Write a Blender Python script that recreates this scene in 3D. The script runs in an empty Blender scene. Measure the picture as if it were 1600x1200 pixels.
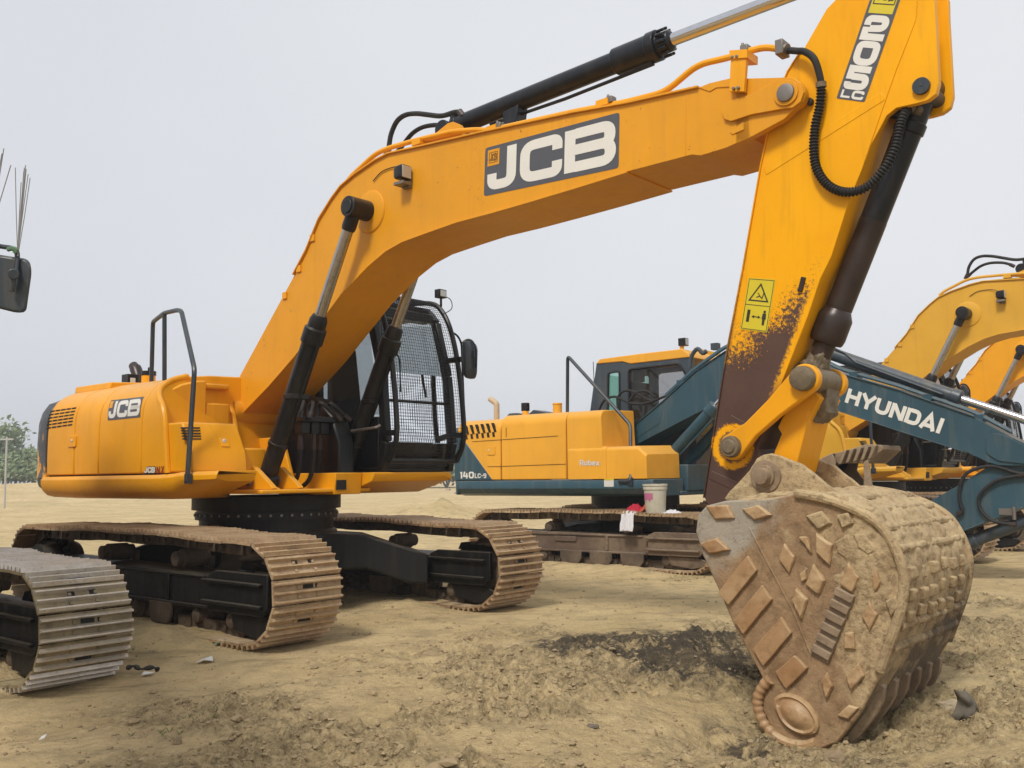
import bpy, math, random
import numpy as np
from mathutils import Vector, Matrix, noise as mnoise
random.seed(7); np.random.seed(7)
R = math.radians; PI = math.pi
scn = bpy.context.scene
COL = scn.collection

# ------------------------------------------------------------------ survey of the yard: camera and machine stations
CF, PITCH, ROLL, EYE = 1496.9, R(5.48), R(-0.7), 1.227
FW = np.array([0, math.cos(PITCH), math.sin(PITCH)]); U0 = np.array([0, -math.sin(PITCH), math.cos(PITCH)]); X0 = np.array([1., 0, 0])
RT = X0*math.cos(ROLL)+U0*math.sin(ROLL); UP = -X0*math.sin(ROLL)+U0*math.cos(ROLL)
def ray(px, py): return FW+RT*(px-800)/CF+UP*(600-py)/CF
class Frame:
    """a machine's own axes: u forward, v to its left, z up"""
    def __init__(s, X, Y, adeg):
        s.c = np.array([X, Y, 0.]); s.a = R(adeg)
        s.f = np.array([math.cos(s.a), -math.sin(s.a), 0]); s.l = np.array([math.sin(s.a), math.cos(s.a), 0])
        s.o = np.array([0, 0, EYE])
    def S(s, px, py, v):
        d = ray(px, py); t = (v-(s.o-s.c)@s.l)/(d@s.l); q = s.o+t*d-s.c
        return (float(q@s.f), float(q[2]))
    def P(s, px, py, v):
        u, z = s.S(px, py, v); return (u, v, z)
    def U(s, px, py, u):
        d = ray(px, py); t = (u-(s.o-s.c)@s.f)/(d@s.f); q = s.o+t*d-s.c
        return (u, float(q@s.l), float(q[2]))
    def Z(s, px, py, z):
        d = ray(px, py); t = (z-EYE)/d[2]; q = s.o+t*d-s.c
        return (float(q@s.f), float(q@s.l), z)
    def W(s, u, v, z): return s.c+s.f*u+s.l*v+np.array([0, 0, z])
J = Frame(-2.383, 9.347, 40.4)          # the big excavator
HY = Frame(1.727, 13.68, 38.0)          # the teal and yellow one
FA = Frame(5.39, 15.09, 40.0); FB = Frame(8.5, 19.4, 40.0)
FL = Frame(-5.185, 6.735, 40.0)
def ground(px, py, z=0.):
    d = ray(px, py); t = (z-EYE)/d[2]; return (float(d[0]*t), float(d[1]*t), z)

# ------------------------------------------------------------------ materials
def new_mat(name):
    m = bpy.data.materials.new(name); m.use_nodes = True
    nt = m.node_tree; b = nt.nodes['Principled BSDF']; return m, nt, b
class N:
    def __init__(s, nt): s.nt = nt
    def n(s, t, **k):
        x = s.nt.nodes.new(t)
        for a, b in k.items(): setattr(x, a, b)
        return x
    def l(s, a, b): s.nt.links.new(a, b)
    def tc(s, out='Object'):
        return s.n('ShaderNodeTexCoord').outputs[out]
    def noise(s, vec, scale, detail=4, rough=.6, dist=0):
        x = s.n('ShaderNodeTexNoise'); x.inputs['Scale'].default_value = scale; x.inputs['Detail'].default_value = detail
        x.inputs['Roughness'].default_value = rough; x.inputs['Distortion'].default_value = dist
        s.l(vec, x.inputs['Vector']); return x.outputs['Fac']
    def ramp(s, fac, *stops):
        x = s.n('ShaderNodeValToRGB'); e = x.color_ramp.elements
        while len(e) < len(stops): e.new(.5)
        for i, (p, c) in enumerate(stops):
            e[i].position = p; e[i].color = (c if len(c) == 4 else (*c, 1)) if hasattr(c, '__len__') else (c, c, c, 1)
        s.l(fac, x.inputs[0]); return x.outputs[0]
    def mix(s, fac, a, b, blend='MIX'):
        x = s.n('ShaderNodeMix', data_type='RGBA', blend_type=blend)
        for sock, val in ((x.inputs[0], fac), (x.inputs[6], a), (x.inputs[7], b)):
            if isinstance(val, (int, float)): sock.default_value = val
            elif isinstance(val, (tuple, list)): sock.default_value = (*val, 1) if len(val) == 3 else val
            else: s.l(val, sock)
        return x.outputs[2]
    def math(s, op, a, b=None, c=None, clamp=False):
        x = s.n('ShaderNodeMath', operation=op); x.use_clamp = clamp
        for i, val in enumerate((a, b, c)):
            if val is None: continue
            if isinstance(val, (int, float)): x.inputs[i].default_value = val
            else: s.l(val, x.inputs[i])
        return x.outputs[0]
    def bump(s, h, strength, dist, b):
        x = s.n('ShaderNodeBump'); x.inputs['Strength'].default_value = strength; x.inputs['Distance'].default_value = dist
        s.l(h, x.inputs['Height']); s.l(x.outputs[0], b.inputs['Normal'])
    def dust(s, amount=.5):
        g = s.n('ShaderNodeNewGeometry'); sx = s.n('ShaderNodeSeparateXYZ'); s.l(g.outputs['Normal'], sx.inputs[0])
        nz = s.math('SUBTRACT', sx.outputs[2], .35); nz = s.math('MULTIPLY', nz, amount*1.5, clamp=True)
        return nz
DUST = (.40, .32, .21)
def paint(name, col, rough=.38, dust=.45, chips=.0, chipcol=(.10, .055, .045), vary=.10, coat=.05):
    m, nt, b = new_mat(name); k = N(nt); o = k.tc()
    n1 = k.noise(o, 1.3, 5); n2 = k.noise(o, 14, 6, .65)
    c = k.mix(k.ramp(n1, (.3, 0), (.75, 1)), tuple(x*(1-vary) for x in col), tuple(min(1, x*(1+vary)) for x in col))
    # faded film and faint water streaks
    mp = k.n('ShaderNodeMapping'); mp.inputs['Scale'].default_value = (7, 7, .5); k.l(o, mp.inputs[0])
    if max(col) < .02: b.inputs['Specular IOR Level'].default_value = .35
    st = k.noise(mp.outputs[0], 1.5, 5, .6)
    c = k.mix(k.math('MULTIPLY', k.ramp(st, (.5, 0), (.8, 1)), .16 if .02 < max(col) < .3 else .05), c, DUST)
    if max(col) > .3:
        gr = k.math('MULTIPLY', k.ramp(k.noise(mp.outputs[0], .9, 6, .72, .6), (.52, 0), (.72, 1)), .16)
        c = k.mix(gr, c, (.30, .15, .03))
    dn = k.math('MULTIPLY', k.dust(dust), k.ramp(n2, (.3, .25), (.7, 1)), clamp=True)
    c = k.mix(dn, c, DUST)
    if chips:
        n3 = k.noise(o, 30, 6, .7); n4 = k.noise(o, 2.2, 3)
        cm = k.math('MULTIPLY', k.ramp(n3, (.66-chips*.1, 0), (.69-chips*.1, 1)), k.ramp(n4, (.48, 0), (.62, 1)))
        c = k.mix(cm, c, chipcol)
    k.l(c, b.inputs['Base Color'])
    k.l(k.ramp(n2, (.25, rough*.85), (.8, min(1, rough*1.35))), b.inputs['Roughness'])
    b.inputs['Coat Weight'].default_value = coat if max(col) < .3 else 0.; b.inputs['Coat Roughness'].default_value = .25
    if max(col) > .3: b.inputs['Specular IOR Level'].default_value = .30
    k.bump(k.math('ADD', k.math('MULTIPLY', n2, .25), k.math('MULTIPLY', n1, 3.)), .10, .02, b)
    return m
YEL = (.80, .345, .004)
m_yel = paint('yellow paint', YEL)
m_yelboom = paint('yellow boom paint', (.73, .315, .009), dust=.30, chips=.15)
m_yel2 = paint('hyundai yellow paint', (.78, .37, .030), rough=.45)
m_yelA = paint('faded yellow paint', (.68, .36, .030), rough=.5, dust=.5)
m_yelB = paint('orange yellow paint', (.80, .345, .003), rough=.4)
m_teal = paint('teal paint', (.022, .068, .095), rough=.42, dust=.35, vary=.16)
m_cabteal = paint('dark cab paint', (.035, .05, .065), rough=.42, dust=.3)
m_black = paint('black paint', (.005, .005, .006), rough=.36, dust=.22, vary=.25)
m_blackdusty = paint('black undercarriage paint', (.005, .005, .005), rough=.5, dust=.22, vary=.3)
m_navy = paint('dark cylinder paint', (.006, .008, .013), rough=.33, dust=.08, vary=.25)
m_rail = paint('blue black rail paint', (.020, .030, .042), rough=.38, dust=.1)
m_rubber = paint('rubber', (.014, .014, .015), rough=.6, dust=.10, coat=0)

def m_simple(name, col, rough=.5, metal=0., var=.12, scale=9., bump=.05):
    m, nt, b = new_mat(name); k = N(nt); o = k.tc(); n1 = k.noise(o, scale, 6, .65)
    c = k.mix(n1, tuple(max(0, x*(1-2*var)) for x in col), tuple(min(1, x*(1+2*var)) for x in col))
    k.l(c, b.inputs['Base Color']); b.inputs['Metallic'].default_value = metal
    k.l(k.ramp(n1, (.3, max(.05, rough-.08)), (.7, min(1, rough+.1))), b.inputs['Roughness'])
    if bump: k.bump(n1, bump, .01, b)
    return m
m_chrome = m_simple('chromed rod', (.60, .60, .61), .16, 1., .04, 20, 0)
m_chromeold = m_simple('dull chromed rod', (.42, .40, .38), .3, 1., .1, 20, 0)
m_steel = m_simple('bare steel', (.22, .20, .18), .45, .7)
m_brownsteel = m_simple('brown worn steel', (.040, .027, .023), .40, .3, .4, 7)
m_greasy = m_simple('greasy muddy steel', (.15, .115, .07), .55, .1, .45, 16, .5)
m_dark = m_simple('dark gap', (.006, .006, .006), .8)
m_decal = m_simple('dark decal', (.075, .078, .092), .45, 0, .05)
m_white = m_simple('white lettering', (.70, .68, .63), .5, 0, .04)
m_stick = m_simple('sticker yellow', (.62, .50, .02), .45, 0, .04)
m_ink = m_simple('ink', (.02, .018, .012), .5)
m_red = m_simple('red ink', (.25, .02, .012), .5)
m_label = m_simple('white label', (.62, .61, .58), .55, 0, .05)
m_lampglass = m_simple('lamp glass', (.45, .45, .43), .2, .3, .1)
m_amber = m_simple('amber lens', (.75, .22, .01), .25)
m_seat = m_simple('seat fabric', (.03, .03, .034), .8)
m_cream = m_simple('cream plastic', (.50, .38, .24), .55)
m_redcloth = m_simple('red cloth', (.42, .012, .035), .85, 0, .2, 30, .3)
m_orangecloth = m_simple('orange cloth', (.42, .085, .03), .85, 0, .2, 30, .3)
m_whitecloth = m_simple('white cloth', (.62, .61, .62), .85, 0, .08, 30, .3)
m_pail = m_simple('white pail plastic', (.52, .49, .40), .5, 0, .12, 14)
m_pink = m_simple('pink label', (.45, .13, .24), .5, 0, .1)
m_mirror = m_simple('mirror glass', (.55, .57, .6), .06, 1., .01, 3, 0)
m_wire = m_simple('grey wire', (.22, .22, .22), .6)
m_greentape = m_simple('green tape', (.10, .20, .12), .6)
m_rag = m_simple('grey brown rag', (.13, .112, .085), .9, 0, .3, 14, .4)
m_bark = m_simple('bark', (.16, .14, .115), .9, 0, .2, 5, .3)
m_pole = m_simple('pale pole', (.4, .4, .38), .8)

def earthy(name, base, mid, dusty, scale=3., rough=.8, bump=.5, metal=0., cut=(.35, .62)):
    m, nt, b = new_mat(name); k = N(nt); o = k.tc()
    n1 = k.noise(o, scale, 6, .65, .3); n2 = k.noise(o, scale*6, 6, .7); n3 = k.noise(o, scale*.45, 3)
    c = k.mix(k.ramp(n1, (cut[0], 0), (cut[1], 1)), base, mid)
    f = k.math('ADD', k.math('MULTIPLY', k.dust(.9), .7), k.ramp(n3, (.42, 0), (.68, .85)), clamp=True)
    f = k.math('MULTIPLY', f, k.ramp(n2, (.25, .45), (.6, 1)), clamp=True)
    c = k.mix(f, c, dusty)
    c = k.mix(k.ramp(n2, (.30, .45), (.5, 0)), c, tuple(x*.45 for x in base))
    k.l(c, b.inputs['Base Color']); b.inputs['Metallic'].default_value = metal
    k.l(k.ramp(n2, (.3, rough*.7), (.7, rough)), b.inputs['Roughness'])
    h = k.math('ADD', k.math('MULTIPLY', n2, .6), n1)
    k.bump(h, bump, .015, b)
    return m
m_shoe = earthy('rusty dusty track shoe', (.155, .085, .042), (.34, .215, .11), (.54, .41, .25), 2.6, .7, .7)
m_shoeL = earthy('muddy worn track shoe', (.11, .088, .052), (.27, .215, .12), (.45, .365, .21), 3.0, .75, .7)
m_edge = earthy('rubbed grouser edge', (.33, .21, .12), (.48, .33, .19), (.52, .39, .23), 8, .55, .25, .25)
m_edgeL = earthy('polished grouser edge', (.50, .47, .43), (.66, .62, .56), (.55, .48, .37), 8, .38, .2, .5)
m_brownframe = earthy('brown painted track frame', (.085, .052, .036), (.125, .085, .060), (.23, .17, .11), 2.5, .65, .25)
m_mudwheel = earthy('muddy roller', (.055, .038, .026), (.10, .07, .045), (.20, .145, .09), 7, .85, .6)
def make_back_mat():
    m, nt, b = new_mat('caked clay'); k = N(nt); o = k.tc(); n1 = k.noise(o, 2.6, 6, .68, .5); n2 = k.noise(o, 24, 6, .72); n3 = k.noise(o, 7, 5, .7)
    sx = k.n('ShaderNodeSeparateXYZ'); k.l(o, sx.inputs[0])
    c = k.mix(k.ramp(n1, (.34, 0), (.62, 1)), (.30, .205, .108), (.50, .375, .21)); c = k.mix(k.math('MULTIPLY', k.dust(.9), .55), c, (.56, .43, .24))
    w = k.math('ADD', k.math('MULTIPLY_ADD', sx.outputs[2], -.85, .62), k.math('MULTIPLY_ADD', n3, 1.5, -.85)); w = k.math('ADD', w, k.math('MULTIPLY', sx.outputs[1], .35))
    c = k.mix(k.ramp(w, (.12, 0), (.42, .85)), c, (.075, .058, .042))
    c = k.mix(k.math('MULTIPLY', k.ramp(n2, (.34, 1), (.50, 0)), .65), c, (.12, .076, .038))
    k.l(c, b.inputs['Base Color']); b.inputs['Roughness'].default_value = .88; k.bump(k.math('ADD', n3, n2), .8, .02, b); return m
def make_bucket_mat():
    m, nt, b = new_mat('bucket rust, steel and clay'); k = N(nt); o = k.tc()
    sx = k.n('ShaderNodeSeparateXYZ'); k.l(o, sx.inputs[0]); u, z = sx.outputs[0], sx.outputs[2]
    n1 = k.noise(o, 3.2, 6, .65, .4); n2 = k.noise(o, 22, 6, .72); n3 = k.noise(o, 8, 5, .7, .6)
    c = k.mix(k.ramp(n3, (.35, 0), (.62, 1)), (.20, .118, .056), (.31, .198, .102))
    st = k.math('ADD', k.math('MULTIPLY_ADD', u, -1.5, 5.45*1.5), k.math('MULTIPLY_ADD', z, 1.6, -1.30)); st = k.math('ADD', st, k.math('MULTIPLY_ADD', n1, 2.2, -1.0))
    c = k.mix(k.ramp(st, (.30, 0), (.62, .85)), c, k.mix(n3, (.27, .245, .20), (.40, .365, .295)))
    cl = k.math('ADD', k.math('MULTIPLY_ADD', u, 1.1, -5.72*1.1), k.math('MULTIPLY_ADD', n1, 2.6, -1.05)); cl = k.math('ADD', cl, k.math('MULTIPLY', k.dust(.9), .8))
    c = k.mix(k.ramp(cl, (.20, 0), (.60, .92)), c, k.mix(k.ramp(n2, (.35, 0), (.62, 1)), (.24, .16, .08), (.50, .37, .20)))
    c = k.mix(k.math('MULTIPLY', k.ramp(n2, (.32, .95), (.46, 0)), .55), c, (.12, .078, .045))
    k.l(c, b.inputs['Base Color']); k.l(k.ramp(n3, (.3, .42), (.7, .8)), b.inputs['Roughness'])
    k.bump(k.math('ADD', n3, k.math('MULTIPLY', n2, .7)), .55, .018, b); return m
m_bkt = make_bucket_mat()
m_bktplate = earthy('bucket wear plate', (.30, .155, .062), (.36, .215, .105), (.50, .37, .205), 3.2, .55, .5)
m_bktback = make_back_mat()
m_bktold = earthy('old bucket brown steel', (.17, .11, .065), (.24, .17, .11), (.36, .27, .17), 4, .7, .4)

def glass(name, tint, refl=1.0):
    m = bpy.data.materials.new(name); m.use_nodes = True; nt = m.node_tree; nt.nodes.clear(); k = N(nt)
    t = k.n('ShaderNodeBsdfTransparent'); t.inputs[0].default_value = (*tint, 1)
    g = k.n('ShaderNodeBsdfGlossy'); g.inputs['Roughness'].default_value = .03; g.inputs[0].default_value = (.9, .95, 1, 1)
    fr = k.n('ShaderNodeFresnel'); fr.inputs[0].default_value = 1.5
    d = k.n('ShaderNodeBsdfDiffuse'); d.inputs[0].default_value = (*DUST, 1)
    no = k.noise(k.tc(), 5, 4)
    mx = k.n('ShaderNodeMixShader'); k.l(k.math('MULTIPLY', fr.outputs[0], refl), mx.inputs[0]); k.l(t.outputs[0], mx.inputs[1]); k.l(g.outputs[0], mx.inputs[2])
    m2 = k.n('ShaderNodeMixShader'); k.l(k.math('MULTIPLY', no, .08), m2.inputs[0]); k.l(mx.outputs[0], m2.inputs[1]); k.l(d.outputs[0], m2.inputs[2])
    o = k.n('ShaderNodeOutputMaterial'); k.l(m2.outputs[0], o.inputs[0]); return m
m_glass = glass('cab glass', (.58, .62, .63)); m_glasst = glass('green tinted glass', (.42, .66, .58)); m_glassd = glass('smoked glass', (.62, .62, .63))

# the worn dipper arm: yellow above, rubbed to brown primer near the bucket
def make_stick_paint():
    m, nt, b = new_mat('worn dipper paint'); k = N(nt); o = k.tc()
    sx = k.n('ShaderNodeSeparateXYZ'); k.l(o, sx.inputs[0]); u, z = sx.outputs[0], sx.outputs[2]
    n1 = k.noise(o, 1.5, 5); n2 = k.noise(o, 42, 8, .82); n3 = k.noise(o, 4, 5, .65)
    col = k.mix(k.ramp(n1, (.3, 0), (.7, 1)), (.80, .345, .002), (.88, .41, .003))
    # wear front: below the line z = 2.02 + .75 (u-5.1), but a strip along the front edge stays yellow
    line = k.math('MULTIPLY_ADD', u, .60, 2.03-.60*5.12)
    w = k.math('SUBTRACT', line, z)
    w = k.math('ADD', w, k.math('MULTIPLY', k.math('SUBTRACT', n3, .5), .42))
    w = k.math('ADD', w, k.math('MULTIPLY', k.math('SUBTRACT', n2, .5), 1.15))
    edge = k.math('MULTIPLY_ADD', z, .44, 4.655)          # the front edge of the side plate
    e = k.math('SUBTRACT', edge, u)
    e = k.math('ADD', e, k.math('MULTIPLY', k.math('SUBTRACT', n2, .5), .16))
    ek = k.math('MULTIPLY_ADD', e, 40, -2.0, clamp=True)
    low = k.math('MULTIPLY_ADD', z, -6, 10.9, clamp=True)   # under z 1.8 the strip is gone too
    ek = k.math('MAXIMUM', ek, low)
    wk = k.math('MULTIPLY', k.math('MULTIPLY_ADD', w, 16, 0, clamp=True), ek)
    # thin rubbed left edge
    le = k.math('SUBTRACT', u, k.math('MULTIPLY_ADD', z, .232, 4.596)); le = k.math('ADD', le, k.math('MULTIPLY', k.math('SUBTRACT', n2, .5), .10))
    lk = k.math('MULTIPLY', k.math('MULTIPLY_ADD', le, -40, 1, clamp=True), k.math('MULTIPLY_ADD', z, -1.2, 3.5, clamp=True))
    sp = k.math('MULTIPLY', k.ramp(n2, (.67, 0), (.70, 1)), k.ramp(n3, (.48, 0), (.58, 1)))
    wk = k.math('MAXIMUM', k.math('MAXIMUM', wk, k.math('MULTIPLY', lk, .8)), sp)
    # yellow ring of paint left round the link pin
    du = k.math('SUBTRACT', u, RP[0]); dz = k.math('SUBTRACT', z, RP[1])
    rr = k.math('SQRT', k.math('ADD', k.math('MULTIPLY', du, du), k.math('MULTIPLY', dz, dz)))
    rr = k.math('ADD', rr, k.math('MULTIPLY', k.math('SUBTRACT', n2, .5), .10))
    ring = k.math('MULTIPLY_ADD', k.math('ABSOLUTE', k.math('SUBTRACT', rr, .118)), -70, 2.0, clamp=True)
    wk = k.math('MULTIPLY', wk, k.math('SUBTRACT', 1, ring))
    mp = k.n('ShaderNodeMapping'); mp.inputs['Scale'].default_value = (9, 9, .7); k.l(o, mp.inputs[0])
    col = k.mix(k.math('MULTIPLY', k.ramp(k.noise(mp.outputs[0], 1.1, 6, .72, .5), (.50, 0), (.72, 1)), .30), col, (.36, .18, .02))
    brown = k.mix(n3, (.060, .034, .028), (.125, .072, .055))
    c = k.mix(wk, col, brown)
    c = k.mix(k.math('MULTIPLY', k.dust(.5), n2), c, DUST)
    k.l(c, b.inputs['Base Color']); k.l(k.math('MULTIPLY_ADD', wk, .12, .36), b.inputs['Roughness'])
    b.inputs['Specular IOR Level'].default_value = .2
    k.bump(k.math('SUBTRACT', n2, k.math('MULTIPLY', wk, .6)), .08, .01, b)
    return m
RP = J.S(1145, 698, -.19)
m_stickp = make_stick_paint()
def make_cw_paint():
    m, nt, b = new_mat('scraped counterweight paint'); k = N(nt); o = k.tc()
    mp = k.n('ShaderNodeMapping'); mp.inputs['Scale'].default_value = (1, 1, .45); k.l(o, mp.inputs[0])
    n1 = k.noise(mp.outputs[0], 5, 6, .7, .5); n2 = k.noise(o, 20, 5)
    sx = k.n('ShaderNodeSeparateXYZ'); k.l(o, sx.inputs[0])
    f = k.math('ADD', n1, k.math('MULTIPLY_ADD', sx.outputs[2], .16, -.20))
    c = k.mix(k.ramp(f, (.42, 0), (.47, 1)), YEL, (.060, .062, .068))
    k.l(c, b.inputs['Base Color']); k.l(k.ramp(n2, (.3, .35), (.7, .6)), b.inputs['Roughness']); return m
m_cw = make_cw_paint()

# ------------------------------------------------------------------ mesh building
class MB:
    def __init__(s): s.v = []; s.f = []; s.m = []
    def add(s, vs, fs, mat=0):
        o = len(s.v); s.v += [tuple(map(float, p)) for p in vs]; s.f += [tuple(i+o for i in f) for f in fs]; s.m += [mat]*len(fs); return s
    def prism(s, poly, v0, v1, mat=0):
        """poly of (u,z), from v0 to v1 across"""
        n = len(poly); A = sum(poly[i][0]*poly[(i+1) % n][1]-poly[(i+1) % n][0]*poly[i][1] for i in range(n))
        if A < 0: poly = poly[::-1]
        vs = [(p[0], v0, p[1]) for p in poly]+[(p[0], v1, p[1]) for p in poly]
        fs = [tuple(range(n)), tuple(range(2*n-1, n-1, -1))]+[(i+n, (i+1) % n+n, (i+1) % n, i)[::1] for i in range(n)]
        return s.add(vs, fs, mat)
    def box(s, x0, x1, y0, y1, z0, z1, mat=0):
        vs = [(x, y, z) for z in (z0, z1) for y in (y0, y1) for x in (x0, x1)]
        return s.add(vs, [(0, 2, 3, 1), (4, 5, 7, 6), (0, 1, 5, 4), (2, 6, 7, 3), (0, 4, 6, 2), (1, 3, 7, 5)], mat)
    def rings(s, rs, mat=0, caps=True, closed=True):
        n = len(rs[0]); vs = [p for r in rs for p in r]; fs = []
        for i in range(len(rs)-1):
            for j in range(n if closed else n-1):
                k = (j+1) % n; fs.append((i*n+j, i*n+k, (i+1)*n+k, (i+1)*n+j))
        if caps and closed: fs += [tuple(range(n-1, -1, -1)), tuple((len(rs)-1)*n+j for j in range(n))]
        return s.add(vs, fs, mat)
    def lathe(s, p0, p1, prof, n=24, mat=0, caps=True):
        """prof: (t along p0->p1 in metres, radius)"""
        a = Vector(p0); d = (Vector(p1)-a).normalized(); q = d.orthogonal().normalized(); w = d.cross(q)
        rs = [[a+d*t+(q*math.cos(2*PI*j/n)+w*math.sin(2*PI*j/n))*r for j in range(n)] for t, r in prof]
        return s.rings(rs, mat, caps)
    def cyl(s, p0, p1, r, r1=None, n=20, mat=0):
        L = (Vector(p1)-Vector(p0)).length; return s.lathe(p0, p1, [(0, r), (L, r if r1 is None else r1)], n, mat)
    def tube(s, pts, r, n=8, mat=0, rf=None):
        P = [Vector(p) for p in pts]; q = None; rs = []
        for i, p in enumerate(P):
            t = (P[min(i+1, len(P)-1)]-P[max(i-1, 0)]).normalized()
            q = (t.orthogonal() if q is None else q-t*q.dot(t)).normalized(); w = t.cross(q)
            rr = r if rf is None else rf(i)
            rs.append([p+(q*math.cos(2*PI*j/n)+w*math.sin(2*PI*j/n))*rr for j in range(n)])
        return s.rings(rs, mat)
    def bar(s, p0, p1, w, h, mat=0, up=(0, 0, 1)):
        a, b = Vector(p0), Vector(p1); d = (b-a).normalized(); x = d.cross(Vector(up)); x = (x if x.length > 1e-5 else d.orthogonal()).normalized(); y = x.cross(d)
        rs = [[p+x*sx*w/2+y*sy*h/2 for sx, sy in ((-1, -1), (1, -1), (1, 1), (-1, 1))] for p in (a, b)]
        return s.rings(rs, mat)
    def strip(s, line, t, v0, v1, mat=0):
        """a plate of thickness t following a (u,z) line, lying on its upper side"""
        n = len(line); up = []
        for i in range(n):
            a = line[max(i-1, 0)]; b = line[min(i+1, n-1)]; L = math.hypot(b[0]-a[0], b[1]-a[1]); nx, nz = -(b[1]-a[1])/L, (b[0]-a[0])/L
            up.append((line[i][0]+nx*t, line[i][1]+nz*t))
        return s.prism(list(line)+up[::-1], v0, v1, mat)
    def build(s, name, mats, parent=None, bevel=0., smooth=True, ang=35, seg=2):
        me = bpy.data.meshes.new(name); me.from_pydata(s.v, [], s.f)
        for m in (mats if isinstance(mats, (list, tuple)) else [mats]): me.materials.append(m)
        me.polygons.foreach_set('material_index', s.m)
        me.update()
        import bmesh
        bm = bmesh.new(); bm.from_mesh(me); bmesh.ops.recalc_face_normals(bm, faces=bm.faces); bm.to_mesh(me); bm.free()
        if smooth:
            me.polygons.foreach_set('use_smooth', [True]*len(me.polygons)); me.set_sharp_from_angle(angle=R(ang))
        o = bpy.data.objects.new(name, me); COL.objects.link(o)
        if parent is not None: o.parent = parent
        if bevel:
            b = o.modifiers.new('edge', 'BEVEL'); b.width = bevel; b.segments = seg; b.limit_method = 'ANGLE'; b.angle_limit = R(40); b.harden_normals = False
        return o
def spline(pts, n=6):
    P = [Vector(p) for p in pts]; out = []
    for i in range(len(P)-1):
        a, b, c, d = P[max(i-1, 0)], P[i], P[i+1], P[min(i+2, len(P)-1)]
        for k in range(n):
            t = k/n; out.append(.5*((2*b)+(c-a)*t+(2*a-5*b+4*c-d)*t*t+(3*b-a-3*c+d)*t*t*t))
    return out+[P[-1]]
def rnd(pts, r, n=4, closed=False):
    """round the corners of a flat polyline"""
    out = []; N_ = len(pts)
    for i, p in enumerate(pts):
        if not closed and i in (0, N_-1): out.append(tuple(p)); continue
        a, b, c = Vector(pts[i-1]), Vector(p), Vector(pts[(i+1) % N_])
        rr = min(r, (a-b).length*.5, (c-b).length*.5); p0 = b+(a-b).normalized()*rr; p1 = b+(c-b).normalized()*rr
        for k in range(n+1):
            t = k/n; out.append(tuple(p0*(1-t)**2+b*2*t*(1-t)+p1*t*t))
    return out
def empty(name, fr, label=None, cat=None, group=None):
    o = bpy.data.objects.new(name, None); o.empty_display_size = .3; COL.objects.link(o)
    o.location = tuple(fr.c); o.rotation_euler = (0, 0, -fr.a); tag(o, label, cat, group); return o
def tag(o, label=None, cat=None, group=None, kind=None):
    for k_, v_ in (('label', label), ('category', cat), ('group', group), ('kind', kind)):
        if v_: o[k_] = v_
    return o
# ------------------------------------------------------------------ lettering: strokes laid on a flat plate
GL = {
 'J': (.9, [([(.75, 1), (.75, .13), (.13, .13), (.13, .42)], .3)]),
 'C': (1., [([(.87, .62), (.87, .87), (.13, .87), (.13, .13), (.87, .13), (.87, .38)], .3)]),
 'B': (1., [([(.13, 0), (.13, 1)], 0), ([(.26, .88), (.83, .88), (.83, .5), (.26, .5)], .2), ([(.27, .12), (.87, .12), (.87, .5), (.28, .5)], .2)]),
 '2': (1., [([(.13, .60), (.13, .88), (.87, .88), (.87, .50), (.27, .46)], .24), ([(.13, .52), (.13, .12), (1, .12)], 0)]),
 '0': (1., [([(.5, .88), (.13, .88), (.13, .12), (.87, .12), (.87, .88), (.5, .88)], .3)]),
 '5': (1., [([(.95, .88), (.13, .88), (.13, .42)], 0), ([(.25, .54), (.87, .54), (.87, .12), (.13, .12), (.13, .30)], .24)]),
 'L': (.85, [([(.13, 1), (.13, .12), (.85, .12)], 0)]),
 'H': (1., [([(.12, 0), (.12, 1)], 0), ([(.88, 0), (.88, 1)], 0), ([(.24, .5), (.76, .5)], 0)]),
 'Y': (1., [([(.05, 1), (.5, .45), (.95, 1)], 0), ([(.5, .5), (.5, 0)], 0)]),
 'U': (1., [([(.12, 1), (.12, .11), (.88, .11), (.88, 1)], .35)]),
 'N': (1., [([(.12, 0), (.12, 1)], 0), ([(.88, 0), (.88, 1)], 0), ([(.14, .95), (.86, .05)], 0)]),
 'D': (1., [([(.12, 0), (.12, 1)], 0), ([(.24, .89), (.88, .89), (.88, .11), (.24, .11)], .4)]),
 'A': (1.05, [([(.06, 0), (.5, .96), (.94, 0)], 0), ([(.25, .27), (.75, .27)], 0)]),
 'I': (.26, [([(.13, 0), (.13, 1)], 0)]),
 '1': (.55, [([(.1, .85), (.38, .85), (.38, 0)], 0)]),
 '4': (1., [([(.3, 1), (.12, .35), (1, .35)], 0), ([(.72, .8), (.72, 0)], 0)]),
 '-': (.6, [([(.1, .5), (.6, .5)], 0)]),
 '9': (1., [([(.87, .5), (.13, .5), (.13, .88), (.87, .88), (.87, .12), (.15, .12)], .25)]),
 'R': (1., [([(.13, 0), (.13, 1)], 0), ([(.26, .88), (.85, .88), (.85, .48), (.26, .48)], .2), ([(.55, .45), (.9, 0)], 0)]),
 'o': (.85, [([(.42, .62), (.12, .62), (.12, .1), (.73, .1), (.73, .62), (.42, .62)], .25)]),
 'b': (.85, [([(.12, 1), (.12, .1), (.73, .1), (.73, .62), (.25, .62)], .25)]),
 'e': (.85, [([(.25, .36), (.73, .36), (.73, .62), (.12, .62), (.12, .1), (.73, .1)], .2)]),
 'x': (.85, [([(.08, .7), (.78, 0)], 0), ([(.08, 0), (.78, .7)], 0)]),
 'X': (1., [([(.08, 1), (.92, 0)], 0), ([(.08, 0), (.92, 1)], 0)]),
 'T': (.95, [([(0, .88), (.95, .88)], 0), ([(.475, .76), (.475, 0)], 0)]),
}
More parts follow.
